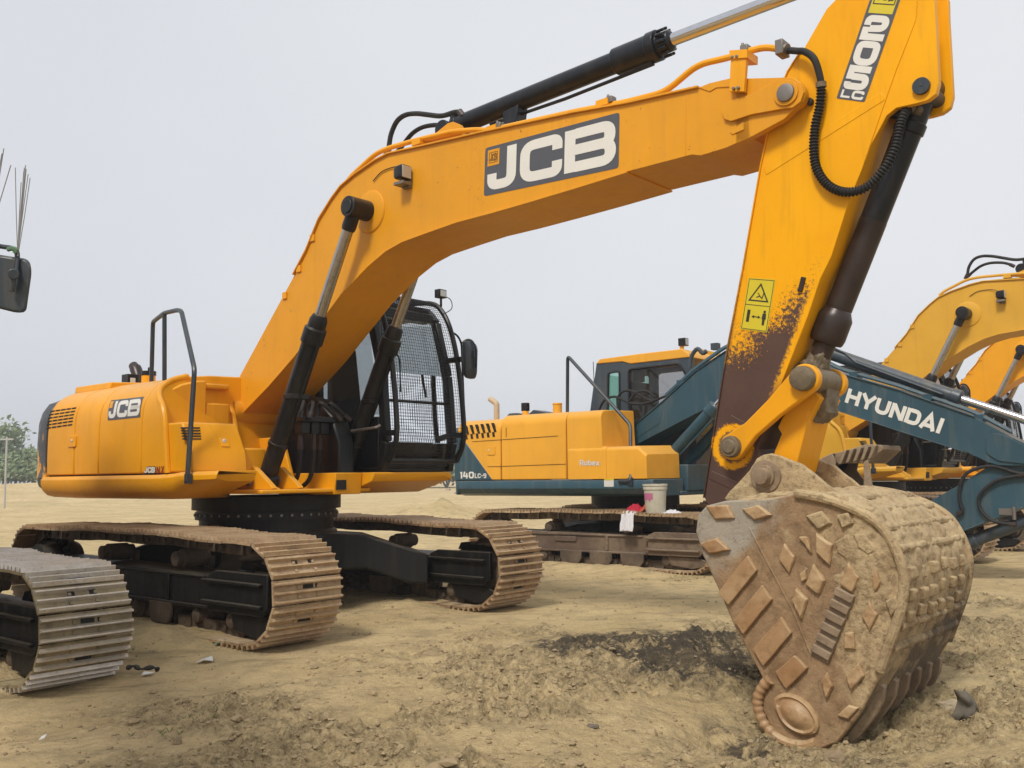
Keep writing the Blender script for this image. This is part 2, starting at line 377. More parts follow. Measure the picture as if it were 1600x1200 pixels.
def strokes(mb, pts, w, fn, lift, mat=0):
    """a mitred ribbon along pts (2-D), half width w/2, mapped through fn(x, y, lift)"""
    pts = [p for i, p in enumerate(pts) if not i or (Vector(p)-Vector(pts[i-1])).length > 1e-5]
    closed = (Vector(pts[0])-Vector(pts[-1])).length < 1e-4; P = [Vector(p) for p in pts]; n = len(P); L = []; Q = []
    for i in range(n):
        a = P[i-1] if i else (P[n-2] if closed else None); c = P[i+1] if i < n-1 else (P[1] if closed else None); b = P[i]
        d0 = (b-a).normalized() if a is not None else (c-b).normalized(); d1 = (c-b).normalized() if c is not None else d0
        t = d0+d1; t = t.normalized() if t.length > 1e-6 else d0; nn = Vector((-t.y, t.x)); k = max(.45, nn.dot(Vector((-d0.y, d0.x))))
        L.append(b+nn*(w/2)/k); Q.append(b-nn*(w/2)/k)
    vs = [fn(p.x, p.y, lift) for p in L]+[fn(p.x, p.y, lift) for p in Q]
    mb.add(vs, [(i, i+1, n+i+1, n+i) for i in range(n-1)], mat)
def word(mb, txt, x0, x1, y0, y1, fn, w=.24, gap=.14, lift=.003, mat=0, aspect=None):
    tot = sum(GL[c][0] for c in txt)+gap*(len(txt)-1); s = (x1-x0)/tot; h = y1-y0; x = x0; j = 0
    for c in txt:
        for pts, r in GL[c][1]:
            q = [(x+p[0]*s, y0+p[1]*h) for p in pts]
            if r: q = rnd_closed(q, r*min(s, h)) if Vector(q[0]) == Vector(q[-1]) else rnd(q, r*min(s, h), 5)
            strokes(mb, q, w*min(s, h), fn, lift+.0004*(j % 3), mat); j += 1
        x += (GL[c][0]+gap)*s
def rnd_closed(q, r):
    o = rnd(q[:-1], r, 5, True); return o+[o[0]]
def quadmap(corners, W_=1., H_=1., out=-1):
    """corners TL, TR, BR, BL as (u,v,z); x right 0..W, y up 0..H; lift goes along the plate's outward normal"""
    TL, TR, BR, BL = [Vector(c) for c in corners]; nrm = (TR-TL).cross(BL-TL).normalized()*-1
    def fn(x, y, l):
        s, t = x/W_, 1-y/H_; p = (TL*(1-s)+TR*s)*(1-t)+(BL*(1-s)+BR*s)*t
        return p+nrm*l*(-out)
    return fn
def plate(mb, fn, x0, x1, y0, y1, lift, mat=0, nx=1, ny=1):
    vs = [fn(x0+(x1-x0)*i/nx, y0+(y1-y0)*j/ny, lift) for j in range(ny+1) for i in range(nx+1)]
    mb.add(vs, [(j*(nx+1)+i, j*(nx+1)+i+1, (j+1)*(nx+1)+i+1, (j+1)*(nx+1)+i) for j in range(ny) for i in range(nx)], mat)
def face(mb, fn, pts, lift, mat=0): mb.add([fn(x, y, lift) for x, y in pts], [tuple(range(len(pts)))], mat)
# ------------------------------------------------------------------ crawler tracks
def track_path(uf, ur, r, zb=.028, sag=.014):
    cf, cr = (uf-r, r+zb), (ur+r, r+zb+.02); P = []
    for i in range(41): t = i/40; P.append((cr[0]+(cf[0]-cr[0])*t, zb))
    for i in range(1, 31): a = -PI/2+PI*i/30; P.append((cf[0]+r*math.cos(a), cf[1]+r*math.sin(a)))
    zt0, zt1 = cf[1]+r, cr[1]+r
    for i in range(1, 60):
        t = i/60; P.append((cf[0]+(cr[0]-cf[0])*t, zt0+(zt1-zt0)*t-sag*abs(math.sin(3*PI*t))+.030*math.sin(PI*t)))
    for i in range(31): a = PI/2+PI*i/30; P.append((cr[0]+r*math.cos(a), cr[1]+r*math.sin(a)))
    return P, cf, cr
def resample(P, pitch):
    P = P+[P[0]]; L = [0]
    for a, b in zip(P, P[1:]): L.append(L[-1]+math.hypot(b[0]-a[0], b[1]-a[1]))
    n = round(L[-1]/pitch); out = []; j = 0
    for i in range(n):
        d = L[-1]*i/n
        while L[j+1] < d: j += 1
        t = (d-L[j])/max(1e-9, L[j+1]-L[j]); out.append((P[j][0]+(P[j+1][0]-P[j][0])*t, P[j][1]+(P[j+1][1]-P[j][1])*t))
    return out
def track(parent, vc, out, w, uf, ur, r, pitch, mats, fmat, wmat, rnd_seed=1, guards=True):
    rg = random.Random(rnd_seed); P, cf, cr = track_path(uf, ur, r); Q = resample(P, pitch); n = len(Q); sh = MB(); ch = MB()
    for i in range(n):
        a, b = Q[i], Q[(i+1) % n]; L = math.hypot(b[0]-a[0], b[1]-a[1]); t = ((b[0]-a[0])/L, (b[1]-a[1])/L); nn = (t[1], -t[0])
        dv = rg.uniform(-.006, .006); dn = rg.uniform(-.003, .003)
        def F(x, y, z): return (a[0]+t[0]*x+nn[0]*(z+dn), vc+dv+y, a[1]+t[1]*x+nn[1]*(z+dn))
        def bx(x0, x1, y0, y1, z0, z1, mat, tx=0., m=sh):
            vs = [F(x, y, z) for z, k in ((z0, 0), (z1, 1)) for y in (y0, y1) for x in (x0+tx*k, x1-tx*k)]
            m.add(vs, [(0, 2, 3, 1), (4, 5, 7, 6), (0, 1, 5, 4), (2, 6, 7, 3), (0, 4, 6, 2), (1, 3, 7, 5)], mat)
        h = w/2
        bx(.008, L-.008, -h, h, -.018, 0, 0)
        s = L/.19
        for g in (.012, .076, .140): bx(g*s, (g+.028)*s, -h, h, .0, .028+rg.uniform(-.003, .002), 1, .009*s)
        # bolt heads, mud slots and lug notches in the middle of the shoe
        for sv in (-1, 1):
            for g in (.056, .120):
                bx((g-.010)*s, (g+.010)*s, sv*.085-.011, sv*.085+.011, 0, .010, 0)
        k = i % 3
        if k == 0: bx(.044*s, .074*s, -.055, .055, .0, .0025, 2)
        elif k == 1:
            bx(.108*s, .138*s, -.045, .045, .0, .0025, 2); bx(.110*s, .136*s, .065, .082, .0, .0025, 2)
        else:
            for sv in (-1, 1): bx(.108*s, .140*s, sv*.07-.022, sv*.07+.022, .0, .0025, 2)
        for sv in (-1, 1):
            o_ = .012 if i % 2 else -.004
            bx(-.01, L*.96, sv*(.085+o_)-.016, sv*(.085+o_)+.016, -.115, -.018, 0, .012, ch)
        pa = F(L*.5, -.12, -.075); pb = F(L*.5, .12, -.075); ch.cyl(pa, pb, .022, n=8)
    T = sh.build('track', mats, parent, smooth=False)
    ch.build('track_chain', wmat, T, smooth=False)
    # side frame
    f = MB(); fo = vc+out*(w*.5-.125); fi = vc-out*(w*.5-.125); lo, hi = min(fo, fi), max(fo, fi); zt = cf[1]+r
    zl, zu = .245*zt/.78, .485*zt/.78
    u0, u1 = cr[0]-.02, cf[0]-.30
    f.prism([(u0-.05, zl+.02), (u1, zl), (u1, zu), (u0+.3, zu+.03), (u0-.05, zu+.03)], lo, hi)
    for fs, vv in ((out, fo), (-out, fi)):
        a_, b_ = sorted((vv, vv+fs*.022)); f.box(u0+.1, u1, a_, b_, zl-.012, zl+.016); f.box(u0+.1, u1-.4, a_, b_, zu-.016, zu+.006)
        f.box(u0+1.1, u0+1.45, a_, b_, zu-.10, zu-.03); f.box(u1-.95, u1-.91, a_, b_, zl+.02, zu)
        if guards:      # idler yoke and its ribs
            q0, q1 = sorted((vv+fs*.0, vv+fs*.045))
            f.prism([(u1-.30, zl-.01), (cf[0]+.10, zl-.01), (cf[0]+.17, zl+.06), (cf[0]+.17, zu+.06), (u1-.2, zu+.06), (u1-.30, zu+.02)], q0, q1)
            c0, c1 = sorted((vv+fs*.045, vv+fs*.085))
            f.box(u1-.34, cf[0]+.12, c0, c1, zu-.03, zu-.005); f.box(u1-.34, cf[0]+.12, c0, c1, zl+.05, zl+.075)
            f.prism([(cf[0]-.36, zl-.02), (cf[0]+.06, zl-.02), (cf[0]+.19, zl-.06), (cf[0]+.16, .10), (cf[0]-.02, .065), (cf[0]-.32, .10)], *sorted((vv-fs*.03, vv-fs*.005)))
            f.prism([(u1-.02, zu+.065), (cf[0]+.13, zu+.065), (cf[0]+.12, zu+.10), (u1+.02, zu+.13)], lo+.05, hi-.05)
    f.build('track_frame', fmat, T, bevel=.008)
    idl = MB(); ri = r-.125
    idl.lathe((cf[0], vc-.10, cf[1]), (cf[0], vc+.10, cf[1]), [(0, ri*.35), (.001, ri*.86), (.03, ri*.9), (.05, ri), (.075, ri), (.078, ri+.03), (.122, ri+.03), (.125, ri), (.15, ri), (.17, ri*.9), (.199, ri*.86), (.2, ri*.35)], 32)
    idl.cyl((cf[0], vc-.17, cf[1]), (cf[0], vc+.17, cf[1]), .07); idl.build('idler_wheel', wmat, T)
    sp = MB(); m_ = 21; ro = r-.09
    pts = [(cr[0]+(ro if j % 4 < 2 else ro-.05)*math.cos(2*PI*j/(m_*4)), cr[1]+(ro if j % 4 < 2 else ro-.05)*math.sin(2*PI*j/(m_*4))) for j in range(m_*4)]
    sp.prism(pts, vc-.03, vc+.03); sp.lathe((cr[0], vc-.2, cr[1]), (cr[0], vc+.2, cr[1]), [(0, .1), (.01, .2), (.1, .24), (.3, .24), (.39, .2), (.4, .1)], 28)
    sp.build('drive_sprocket', fmat, T)
    nb = 7 if uf-ur > 4 else 6
    for i in range(nb):
        u = u0+.42+(u1-u0-.5)*i/(nb-1); ro_ = MB(); z = .165*zt/.78
        ro_.lathe((u, vc-.17, z), (u, vc+.17, z), [(0, .03), (.01, .055), (.05, .06), (.052, .092), (.10, .092), (.102, .075), (.238, .075), (.24, .092), (.288, .092), (.29, .06), (.33, .055), (.34, .03)], 20)
        ro_.build('track_roller', wmat, T)
        if i in (2, 4) or (nb == 6 and i == 3):
            g = MB()
            for sv in (-1, 1):
                g.prism([(u-.17, z+.08), (u+.17, z+.08), (u+.17, z-.02), (u+.12, z-.09), (u-.12, z-.09), (u-.17, z-.02)], *sorted((vc+sv*.175, vc+sv*.20)))
            g.build('roller_guard', wmat, T, bevel=.006)
    for k in (-.62, .62):
        z = zt-.185; c = MB(); um = (cf[0]+cr[0])/2+k
        c.lathe((um, vc-.16, z), (um, vc+.16, z), [(0, .03), (.01, .06), (.06, .06), (.07, .075), (.25, .075), (.26, .06), (.31, .06), (.32, .03)], 20)
        c.box(um-.04, um+.04, vc+(-out)*.17-.03, vc+(-out)*.17+.03, zu, z)
        c.build('carrier_roller', wmat, T)
    return T
def undercarriage(root, mats, fmat, wmat, w=.6, vcs=1.195, uf=2.21, ur=-2.17, r=.372, pitch=.19, ringr=.70, ringz=(.74, 1.05), ringmat=None, seed=1):
    for s in (-1, 1): track(root, s*vcs, s, w, uf, ur, r, pitch, mats, fmat, wmat, seed+s)
    c = MB(); z0, z1 = .36*ringz[0]/.74, ringz[0]
    c.lathe((0, 0, z0-.04), (0, 0, z1+.01), [(0, ringr*.9), (.06, ringr*.98), (z1-z0-.02, ringr*.98), (z1-z0+.05, ringr*.93)], 40)
    vi = vcs-w*.5+.1
    for su in (-1, 1):
        for sv in (-1, 1):
            secs = []
            for u, v, zt, zb, hw in ((.35, .30, z1-.02, z0, .34), (.68, .62, z1-.05, z0+.02, .30), (1.0, vi-.12, .50*z1/.74+.06, z0-.12, .27), (1.12, vi+.02, .50*z1/.74, z0-.14, .27)):
                secs.append([(su*(u-hw*.7), sv*(v+hw*.55), zb), (su*(u+hw*.8), sv*(v-hw*.55), zb), (su*(u+hw*.8), sv*(v-hw*.55), zt), (su*(u-hw*.7), sv*(v+hw*.55), zt)])
            c.rings(secs)
    c.build('car_body', fmat if fmat is not m_brownframe else m_blackdusty, root, bevel=.02)
    s = MB(); a, b = ringz
    s.lathe((0, 0, a-.02), (0, 0, b+.02), [(0, ringr*.90), (.13, ringr*.90), (.131, ringr*.955), (.20, ringr*.955), (.201, ringr*.935), (.222, ringr*.935), (.223, ringr), (b-a+.038, ringr), (b-a+.04, ringr*.5)], 64)
    for i in range(44):
        t = 2*PI*i/44; x, y = ringr*.955*math.cos(t), ringr*.955*math.sin(t); s.cyl((x*.99, y*.99, a+.155), (x*1.014, y*1.014, a+.155), .013, n=6, mat=1)
    s.build('slew_ring', [m_blackdusty, m_steel], root)

# ------------------------------------------------------------------ the big yellow excavator
def cyl_between(a, b, segs, n=24):
    """lathe from a to b, segs as fraction of length and radius"""
    L = (Vector(b)-Vector(a)).length; return MB().lathe(a, b, [(t*L, r) for t, r in segs], n)
def muddy(o, amount, size):
    s_ = o.modifiers.new('fine', 'SUBSURF'); s_.subdivision_type = 'SIMPLE'; s_.levels = s_.render_levels = 3
    t = bpy.data.textures.new('mud lumps', 'CLOUDS'); t.noise_scale = size; t.noise_depth = 3
    d = o.modifiers.new('lumps', 'DISPLACE'); d.texture = t; d.strength = amount; d.mid_level = .45; d.texture_coords = 'LOCAL'; return o
def hood_profile():
    return [(-1.245, 1.288), (-1.25, 1.45), (-1.25, 1.62), (-1.246, 1.76), (-1.238, 1.86), (-1.215, 1.945), (-1.17, 2.02), (-1.10, 2.08), (-1.0, 2.13), (-.86, 2.17), (-.62, 2.195), (-.3, 2.205)]
def hood_section(root, name, u0, u1, mat, endf=None, cap=.6):
    pr = hood_profile(); b = MB()
    def sec(u, dz=0): return [(u, v, z-dz*max(0, (z-1.288)/.9)) for v, z in pr]+[(u, .55, 2.205-dz), (u, .55, 1.288)]
    r0 = sec(u0)
    if endf: r1 = [(endf(p[2]) if p[1] < -.2 else endf(2.2), p[1], p[2]) for p in r0]
    else: r1 = sec(u1)
    b.rings([r0, r1]); return b.build(name, mat, root, bevel=.012)
def decal_big(root_part, corners, name='maker_decal', detail=True):
    """dark panel with white JCB lettering and a small orange emblem, 2.6 wide by 1 high"""
    fn = quadmap(corners, 2.6, 1.); b = MB()
    rp = rnd([(0, 0), (2.6, 0), (2.6, 1), (0, 1)], .06, 4, True)
    face(b, fn, rp, .002, 0)
    st = lambda pts, r, l: strokes(b, rnd(pts, r, 6), .195, fn, l, 1)
    st([(.57, .92), (.57, .19), (.165, .19), (.165, .43)], .17, .0035)
    st([(1.48, .61), (1.48, .81), (.845, .81), (.845, .19), (1.48, .19), (1.48, .40)], .19, .0035)
    strokes(b, [(1.72, .10), (1.72, .90)], .2, fn, .0035, 1)
    st([(1.82, .81), (2.44, .81), (2.44, .51), (1.8, .51)], .14, .0039)
    st([(1.82, .19), (2.455, .19), (2.455, .51), (1.8, .51)], .17, .0043)
    face(b, fn, [(.06, .60), (.31, .60), (.31, .93), (.06, .93)], .0035, 2)
    if detail: word(b, 'JCB', .115, .255, .68, .85, fn, w=.3, gap=.25, lift=.005, mat=3); strokes(b, [(.10, .66), (.27, .66), (.27, .87), (.10, .87), (.10, .66)], .008, fn, .005, 3)
    return b.build(name, [m_decal, m_white, m_yelboom, m_ink], root_part, smooth=False)
def hose(root, name, pts, r, mat=None, n=6, seg=8, ferr=True):
    p = spline(pts, n); b = MB(); b.tube(p, r, seg)
    if ferr:
        for a, c in ((p[0], p[min(3, len(p)-1)]), (p[-1], p[max(0, len(p)-4)])):
            d = (c-a).normalized(); b.cyl(a-d*.01, a+d*.06, r*1.3, n=10, mat=1)
    return b.build(name, [mat or m_rubber, m_brownsteel], root)
def Q(base, sc, *pts): return [(base[0]+x/sc, base[1]+y/sc) for x, y in pts]

def big_excavator(root):
    yb = m_yel
    undercarriage(root, [m_shoe, m_edge, m_dark], m_blackdusty, m_mudwheel)
    house = []
    def H(o): house.append(o); return o
    # revolving frame
    b = MB(); b.prism([(-1.9, 1.10), (1.02, 1.10), (1.02, 1.135), (-1.9, 1.135)], -.78, .42)
    for v in (-.40, .40):                                              # boom brackets
        q = [J.S(x, y, -.42) for x, y in ((326, 636), (334, 627), (347, 623), (357, 628), (362, 642), (371, 690), (379, 735))]
        b.prism(q+[(.75, 1.135), (-.75, 1.135), (-.75, 1.45)], v-.022, v+.022)
    b.box(-.9, -.3, -.375, .375, 1.136, 1.75)
    b.prism([(-.3, 1.136), (.55, 1.136), (.35, 1.62), (-.3, 1.62)], -.10, -.06)
    H(b.build('turntable_frame', yb, root, bevel=.01))
    b = MB()
    for v in (-.58, -.30, .30, .58):                                   # boom cylinder lugs
        b.prism(rnd([(.40, 1.136), (.95, 1.136), (.70, 1.30), (.62, 1.345), (.53, 1.30)], .06, 5, True), v-.025, v+.025)
    H(b.build('cylinder_lug', yb, root, bevel=.008))
    b = MB()
    for v in (-.44, .44): b.cyl((.60, v-.20, 1.215), (.60, v+.20, 1.215), .05)
    b.cyl((-.12, -.50, 1.865), (-.12, .50, 1.865), .062); b.cyl((-.12, -.515, 1.865), (-.12, -.50, 1.865), .045); b.cyl((-.07, -.50, 1.83), (-.07, -.455, 1.83), .03)
    H(b.build('pivot_pin', m_steel, root, bevel=.004))
    # right-hand side skirt: rounded tub, tapering into the step in front
    def tub(u, z0, z1, v0=-1.285, v1=-.55, r=.11):
        return [(u, v0+.03, z1), (u, v0, z1-.03), (u, v0, z1-.07), (u, v0+.02, z0+.07 if z1-z0 > .14 else z0+.02), (u, v0+.07, z0+.02), (u, v0+.15, z0), (u, v1, z0), (u, v1, z1)]
    b = MB(); b.rings([tub(-2.02, 1.07, 1.274), tub(-1.5, 1.062, 1.274), tub(.2, 1.062, 1.274), tub(.45, 1.075, 1.282, -1.285, -.82), tub(.55, 1.10, 1.292, -1.28, -.82), tub(.96, 1.21, 1.298, -1.22, -.82), tub(1.0, 1.275, 1.30, -1.2, -.82)])
    H(b.build('side_skirt', yb, root, bevel=.006))
    b = MB(); b.box(-1.97, .30, -1.225, -.6, 1.2745, 1.287); H(b.build('hood_gap_shade', m_dark, root))  # dark strip standing in for the shade in the gap under the hood
    b = MB(); b.rings([[(u, v, z) for v, z in ((1.32-k, 1.275), (1.35-k, 1.25), (1.35-k, 1.20), (1.25-k, z0), (.30, z0), (.30, 1.275))] for u, z0, k in ((-2.0, 1.08, 0), (.80, 1.08, 0), (1.17, 1.19, .01), (1.20, 1.24, .03))])
    b.prism([(.2, 1.08), (1.03, 1.08), (1.05, 1.275), (.2, 1.275)], -.02, .295)
    H(b.build('cab_deck', yb, root, bevel=.008))
    b = MB(); q0, q1 = J.U(526, 750, 1.045), J.U(540, 765, 1.045); b.box(1.02, 1.056, q0[1], q1[1], q1[2], q0[2]); H(b.build('tie_down_socket', m_dark, root))
    # counterweight, rounded in plan
    b = MB(); plan = []
    for v, u in ((-1.255, -1.995), (-1.265, -2.10), (-1.25, -2.2), (-1.17, -2.33), (-1.0, -2.47), (-.6, -2.62), (0, -2.68), (.6, -2.62), (1.0, -2.47), (1.17, -2.33), (1.25, -2.2), (1.265, -2.1), (1.255, -1.995)): plan.append((u, v))
    def cws(z, k): return [(-1.995+(u+1.995)*k, v*(1-(1-k)*.35), z) for u, v in plan]
    b.rings([cws(1.07, .55), cws(1.10, .75), cws(1.18, .95), cws(1.27, 1.0), cws(1.285, .985), cws(1.6, 1.0), cws(1.82, .98), cws(1.93, .92), cws(2.02, .80), cws(2.07, .55)])
    cw = H(b.build('counterweight', m_cw, root, bevel=.01))
    fn = quadmap([J.P(62, 733, -1.268), J.P(79, 733, -1.268), J.P(79, 742, -1.268), J.P(62, 742, -1.268)])
    # hood: rear door, two panels, front cheek
    rear = H(hood_section(root, 'rear_door', -1.975, -1.40, yb))
    b = MB()
    for j in range(6):
        for i in range(5):
            y0 = 642+j*5.25; x0 = 82+i*8.3-j*.35
            q = [J.S(x, y, -1.2) for x, y in ((x0, y0-i*1.2), (x0+6.6, y0-1-i*1.2), (x0+6.4, y0+1.2-i*1.2), (x0-.2, y0+2.2-i*1.2))]
            vv = [ (-1.247 if z < 1.7 else np.interp(z, [1.62, 1.76, 1.86, 1.945, 2.02], [-1.25, -1.246, -1.238, -1.215, -1.17])) for u, z in q]
            b.add([(u, v-.004, z) for (u, z), v in zip(q, vv)]+[(u, v+.02, z) for (u, z), v in zip(q, vv)], [(0, 1, 2, 3), (0, 4, 5, 1), (1, 5, 6, 2), (2, 6, 7, 3), (3, 7, 4, 0)])
    b.build('vent_grille', m_dark, rear, smooth=False)
    b = MB(); q0 = J.S(106, 681, -1.26); q1 = J.S(118, 698, -1.26); b.prism(rnd([q0, (q1[0], q0[1]), q1, (q0[0], q1[1])], .015, 3, True), -1.262, -1.235); b.cyl((.5*(q0[0]+q1[0])+.01, -1.27, q0[1]-.05), (.5*(q0[0]+q1[0])+.01, -1.24, q0[1]-.05), .012, mat=1)
    b.build('door_latch', [yb, m_label], rear, bevel=.003)
    b = MB(); b.prism([(-1.396, 1.30), (-1.335, 1.30), (-1.345, 1.52), (-1.396, 1.50)], -1.235, -1.20); H(b.build('door_gap', m_dark, root))
    H(hood_section(root, 'engine_panel', -1.385, -.909, yb))
    p2 = H(hood_section(root, 'engine_panel', -.893, -.129, yb))
    def hv(c): # follow the curved flank
        u, v, z = c; return (u, float(np.interp(z, [1.45, 1.62, 1.76, 1.86, 1.945, 2.02, 2.08], [-1.25, -1.25, -1.246, -1.238, -1.215, -1.17, -1.10])), z)
    fq = quadmap([J.P(172.2, 625.2, -1.21), J.P(223.4, 619.6, -1.21), J.P(219.2, 651.8, -1.245), J.P(168.6, 657, -1.245)], 2.6, 1.)
    b = MB(); plate(b, fq, 0, 2.6, 0, 1, 0, 0, 6, 8)
    st = lambda pts, r, l: strokes(b, [p for a in [rnd(pts, r, 6)] for p in sub(a)], .2, fq, l, 1)
    def sub(a):
        o = [a[0]]
        for p, q in zip(a, a[1:]):
            n_ = max(1, int((Vector(q)-Vector(p)).length/.15)); o += [(p[0]+(q[0]-p[0])*k/n_, p[1]+(q[1]-p[1])*k/n_) for k in range(1, n_+1)]
        return o
    st([(.57, .92), (.57, .19), (.165, .19), (.165, .43)], .17, .002); st([(1.48, .61), (1.48, .81), (.845, .81), (.845, .19), (1.48, .19), (1.48, .40)], .19, .002)
    st([(1.72, .10), (1.72, .90)], 0.01, .002); st([(1.82, .81), (2.44, .81), (2.44, .51), (1.8, .51)], .14, .0024); st([(1.82, .19), (2.455, .19), (2.455, .51), (1.8, .51)], .17, .0028)
    plate(b, fq, .06, .31, .60, .93, .002, 2, 2, 3)
    b.v = [(lambda h, l: (h[0], h[1]-l, h[2]))(hv(p), .003+ (.0015 if i >= 63 else 0)) for i, p in enumerate(b.v)]
    b.build('maker_decal', [m_decal, m_white, m_yelboom], p2, smooth=False)
    endf = lambda z: float(np.interp(z, [1.288, 1.55, 1.83, 2.0, 2.12, 2.21], [.335, .31, .25, .05, -.02, -.05]))
    p3 = H(hood_section(root, 'front_cheek', -.117, .3, yb, endf))
    b = MB(); pr = [(endf(z), v+.0, z) for v, z in hood_profile()[:10]]; b.tube(spline(pr, 4), .028, 10); b.build('rim', yb, p3)
    fx = quadmap([J.P(225.5, 729, -1.248), J.P(264, 728, -1.248), J.P(263.5, 739.5, -1.248), J.P(225, 740.5, -1.248)], 4.4, 1); b = MB()
    word(b, 'JCB', .10, 2.05, .08, .95, fx, w=.56, gap=.10, lift=.0025, mat=1); word(b, 'JCB', .12, 2.03, .12, .90, fx, w=.34, gap=.14, lift=.0045, mat=0); word(b, 'NXT', 2.3, 4.35, .02, 1, fx, w=.24, gap=.3, lift=.003, mat=2)
    b.build('maker_decal', [m_white, m_ink, m_red], p3, smooth=False)
    # front wall of the engine bay, valve gap, beam
    b = MB(); b.rings([[(u, v, z) for v, z in ((-1.19, 1.29), (-1.19, 1.60), (-1.19, 1.80), (-1.16, 1.93), (-1.08, 2.03), (-.97, 2.085), (-.82, 2.125), (-.72, 2.135), (-.72, 1.29))] for u in (-.4, .06)]); b.box(-.55, .05, -.715, -.47, 1.29, 1.93); b.box(-.3, .02, -.74, -.45, 2.065, 2.115); H(b.build('fuel_tank', yb, root, bevel=.015))
    b = MB(); b.box(-.55, -.10, -.715, -.47, 1.931, 2.06); H(b.build('valve_bay', m_dark, root))
    # tool box with slots and lock
    b = MB(); b.rings([[(.10, v0, 1.29), (fu, v0, 1.29), (fu-.02, v0, 1.45), (tu, v0, 1.715), (.10, v0, 1.715)] for v0, fu, tu in ((-1.235, .70, .52), (-.70, .70, .52))])
    b.box(.1, .62, -.69, -.46, 1.29, 1.50)
    tb = H(b.build('tool_box', yb, root, bevel=.018, seg=3))
    def tf(px, py): # on the sloping front of the box
        best = None
        for i in range(40):
            u = .5+i*.006; c = J.U(px, py, u)
            e = abs(c[0]-(.68-(c[2]-1.45)*.604))
            if best is None or e < best[0]: best = (e, c)
        return best[1]
    b = MB()
    for j in range(5):
        y = 667.5+j*4.3; q = [tf(x, yy) for x, yy in ((285+j*.6, y), (312+j*.5, y), (312+j*.5, y+2), (285+j*.6, y+2))]
        b.add([(c[0]+.006, c[1], c[2]) for c in q]+[(c[0]-.03, c[1], c[2]) for c in q], [(0, 1, 2, 3), (0, 4, 5, 1), (1, 5, 6, 2), (2, 6, 7, 3), (3, 7, 4, 0)])
    b.build('vent_grille', m_dark, tb, smooth=False)
    c0, c1 = tf(341, 684), tf(359, 698); b = MB()
    b.add([(c0[0]+.012, c0[1], c0[2]), (c0[0]+.012, c1[1], c0[2]), (c1[0]+.012, c1[1], c1[2]), (c1[0]+.012, c0[1], c1[2]), (c0[0]-.02, c0[1], c0[2]), (c0[0]-.02, c1[1], c0[2]), (c1[0]-.02, c1[1], c1[2]), (c1[0]-.02, c0[1], c1[2])], [(0, 1, 2, 3), (0, 4, 5, 1), (1, 5, 6, 2), (2, 6, 7, 3), (3, 7, 4, 0)])
    cm = tf(349, 689); b.cyl((cm[0], cm[1], cm[2]), (cm[0]+.022, cm[1], cm[2]), .016, mat=1); b.build('door_latch', [yb, m_label], tb, bevel=.004)
    # things on the hood
    b = MB(); c = J.P(232, 594, -.60); b.cyl((c[0], -.6, 2.17), (c[0], -.6, 2.285), .068); b.cyl((c[0], -.6, 2.285), (c[0], -.6, 2.33), .074, n=20, mat=1); b.cyl((c[0], -.6, 2.33), (c[0], -.6, 2.37), .01, n=8, mat=1)
    H(b.build('filler_cap', [yb, m_black], root, bevel=.006))
    b = MB(); u = J.S(203, 594, -.62)[0]; b.box(u-.06, u+.07, -.68, -.56, 2.18, 2.32); b.box(u+.072, u+.078, -.655, -.60, 2.21, 2.28, 1); H(b.build('fuse_box', [m_black, m_label], root, bevel=.01))
    b = MB(); b.rings([[(u_, v, z) for v, z in ((-.98, 2.13), (-.97, 2.20), (-.2, 2.235), (-.2, 2.13))] for u_ in (-2.0, -1.25)]); H(b.build('hood_lid', yb, root, bevel=.012))
    p = [(-1.66, -.45, 2.2), (-1.68, -.45, 2.30), (-1.74, -.45, 2.40), (-1.80, -.45, 2.45)]; b = MB(); b.tube(spline(p, 5), .062, 16, rf=lambda i: .062 if i < 12 else .05); H(b.build('exhaust_pipe', m_brownsteel, root))
    # handrail
    b = MB(); r = .021
    A = J.P(292.5, 752, -1.29); B = J.P(304, 577, -1.22); Cc = J.P(283.5, 486, -1.02); D = J.P(277, 484.5, -.99); E_ = J.P(257, 489, -.94); Fp = J.P(239, 503, -.80); G = J.P(236.5, 598, -.78); K = J.P(257, 616, -.93)
    b.tube(rnd([A, B, Cc, D, E_, Fp, G], .05, 4), r, 10); b.tube([E_, K], r, 10)
    b.box(K[0]-.03, K[0]+.03, K[1]-.03, K[1]+.012, K[2]-.03, K[2]+.05); b.box(A[0]-.03, A[0]+.03, A[1]-.01, A[1]+.03, A[2]-.02, A[2]+.06)
    H(b.build('handrail', m_rail, root))
    # ---- cab
    cab = MB()
    side = [(1.36, 1.285), (1.42, 1.55), (1.36, 2.2), (1.20, 2.74), (1.08, 2.86), (-.25, 2.86), (-.28, 1.285)]
    def post(a, c, w=.07, d=.07): cab.bar(a, c, w, d)
    for v in (.335, 1.215):
        for a, c in ((0, 1), (1, 2), (2, 3), (3, 4)): post((side[a][0], v, side[a][1]), (side[c][0], v, side[c][1]), .075, .085)
        post((-.25, v, 1.28), (-.25, v, 2.86), .09, .12); post((.42, v, 1.7), (.38, v, 2.83), .07, .09)
        cab.box(-.27, 1.34, v-.028, v+.028, 1.285, 1.78 if v < 1 else 1.55)
        cab.box(-.27, 1.10, v-.045, v+.045, 2.80, 2.87)
    cab.box(-.29, 1.10, .30, 1.25, 2.861, 2.905); cab.box(-.30, 1.37, .30, 1.25, 1.276, 1.32); cab.box(1.12, 1.40, .37, 1.18, 1.32, 1.36)
    cab.box(1.05, 1.20, .375, 1.175, 2.74, 2.83); cab.box(-.30, -.24, .38, 1.17, 1.32, 1.95); cab.box(-.30, -.24, .38, 1.17, 2.70, 2.80)
    cab.bar((1.375, .37, 1.93), (1.375, 1.18, 1.93), .03, .035)
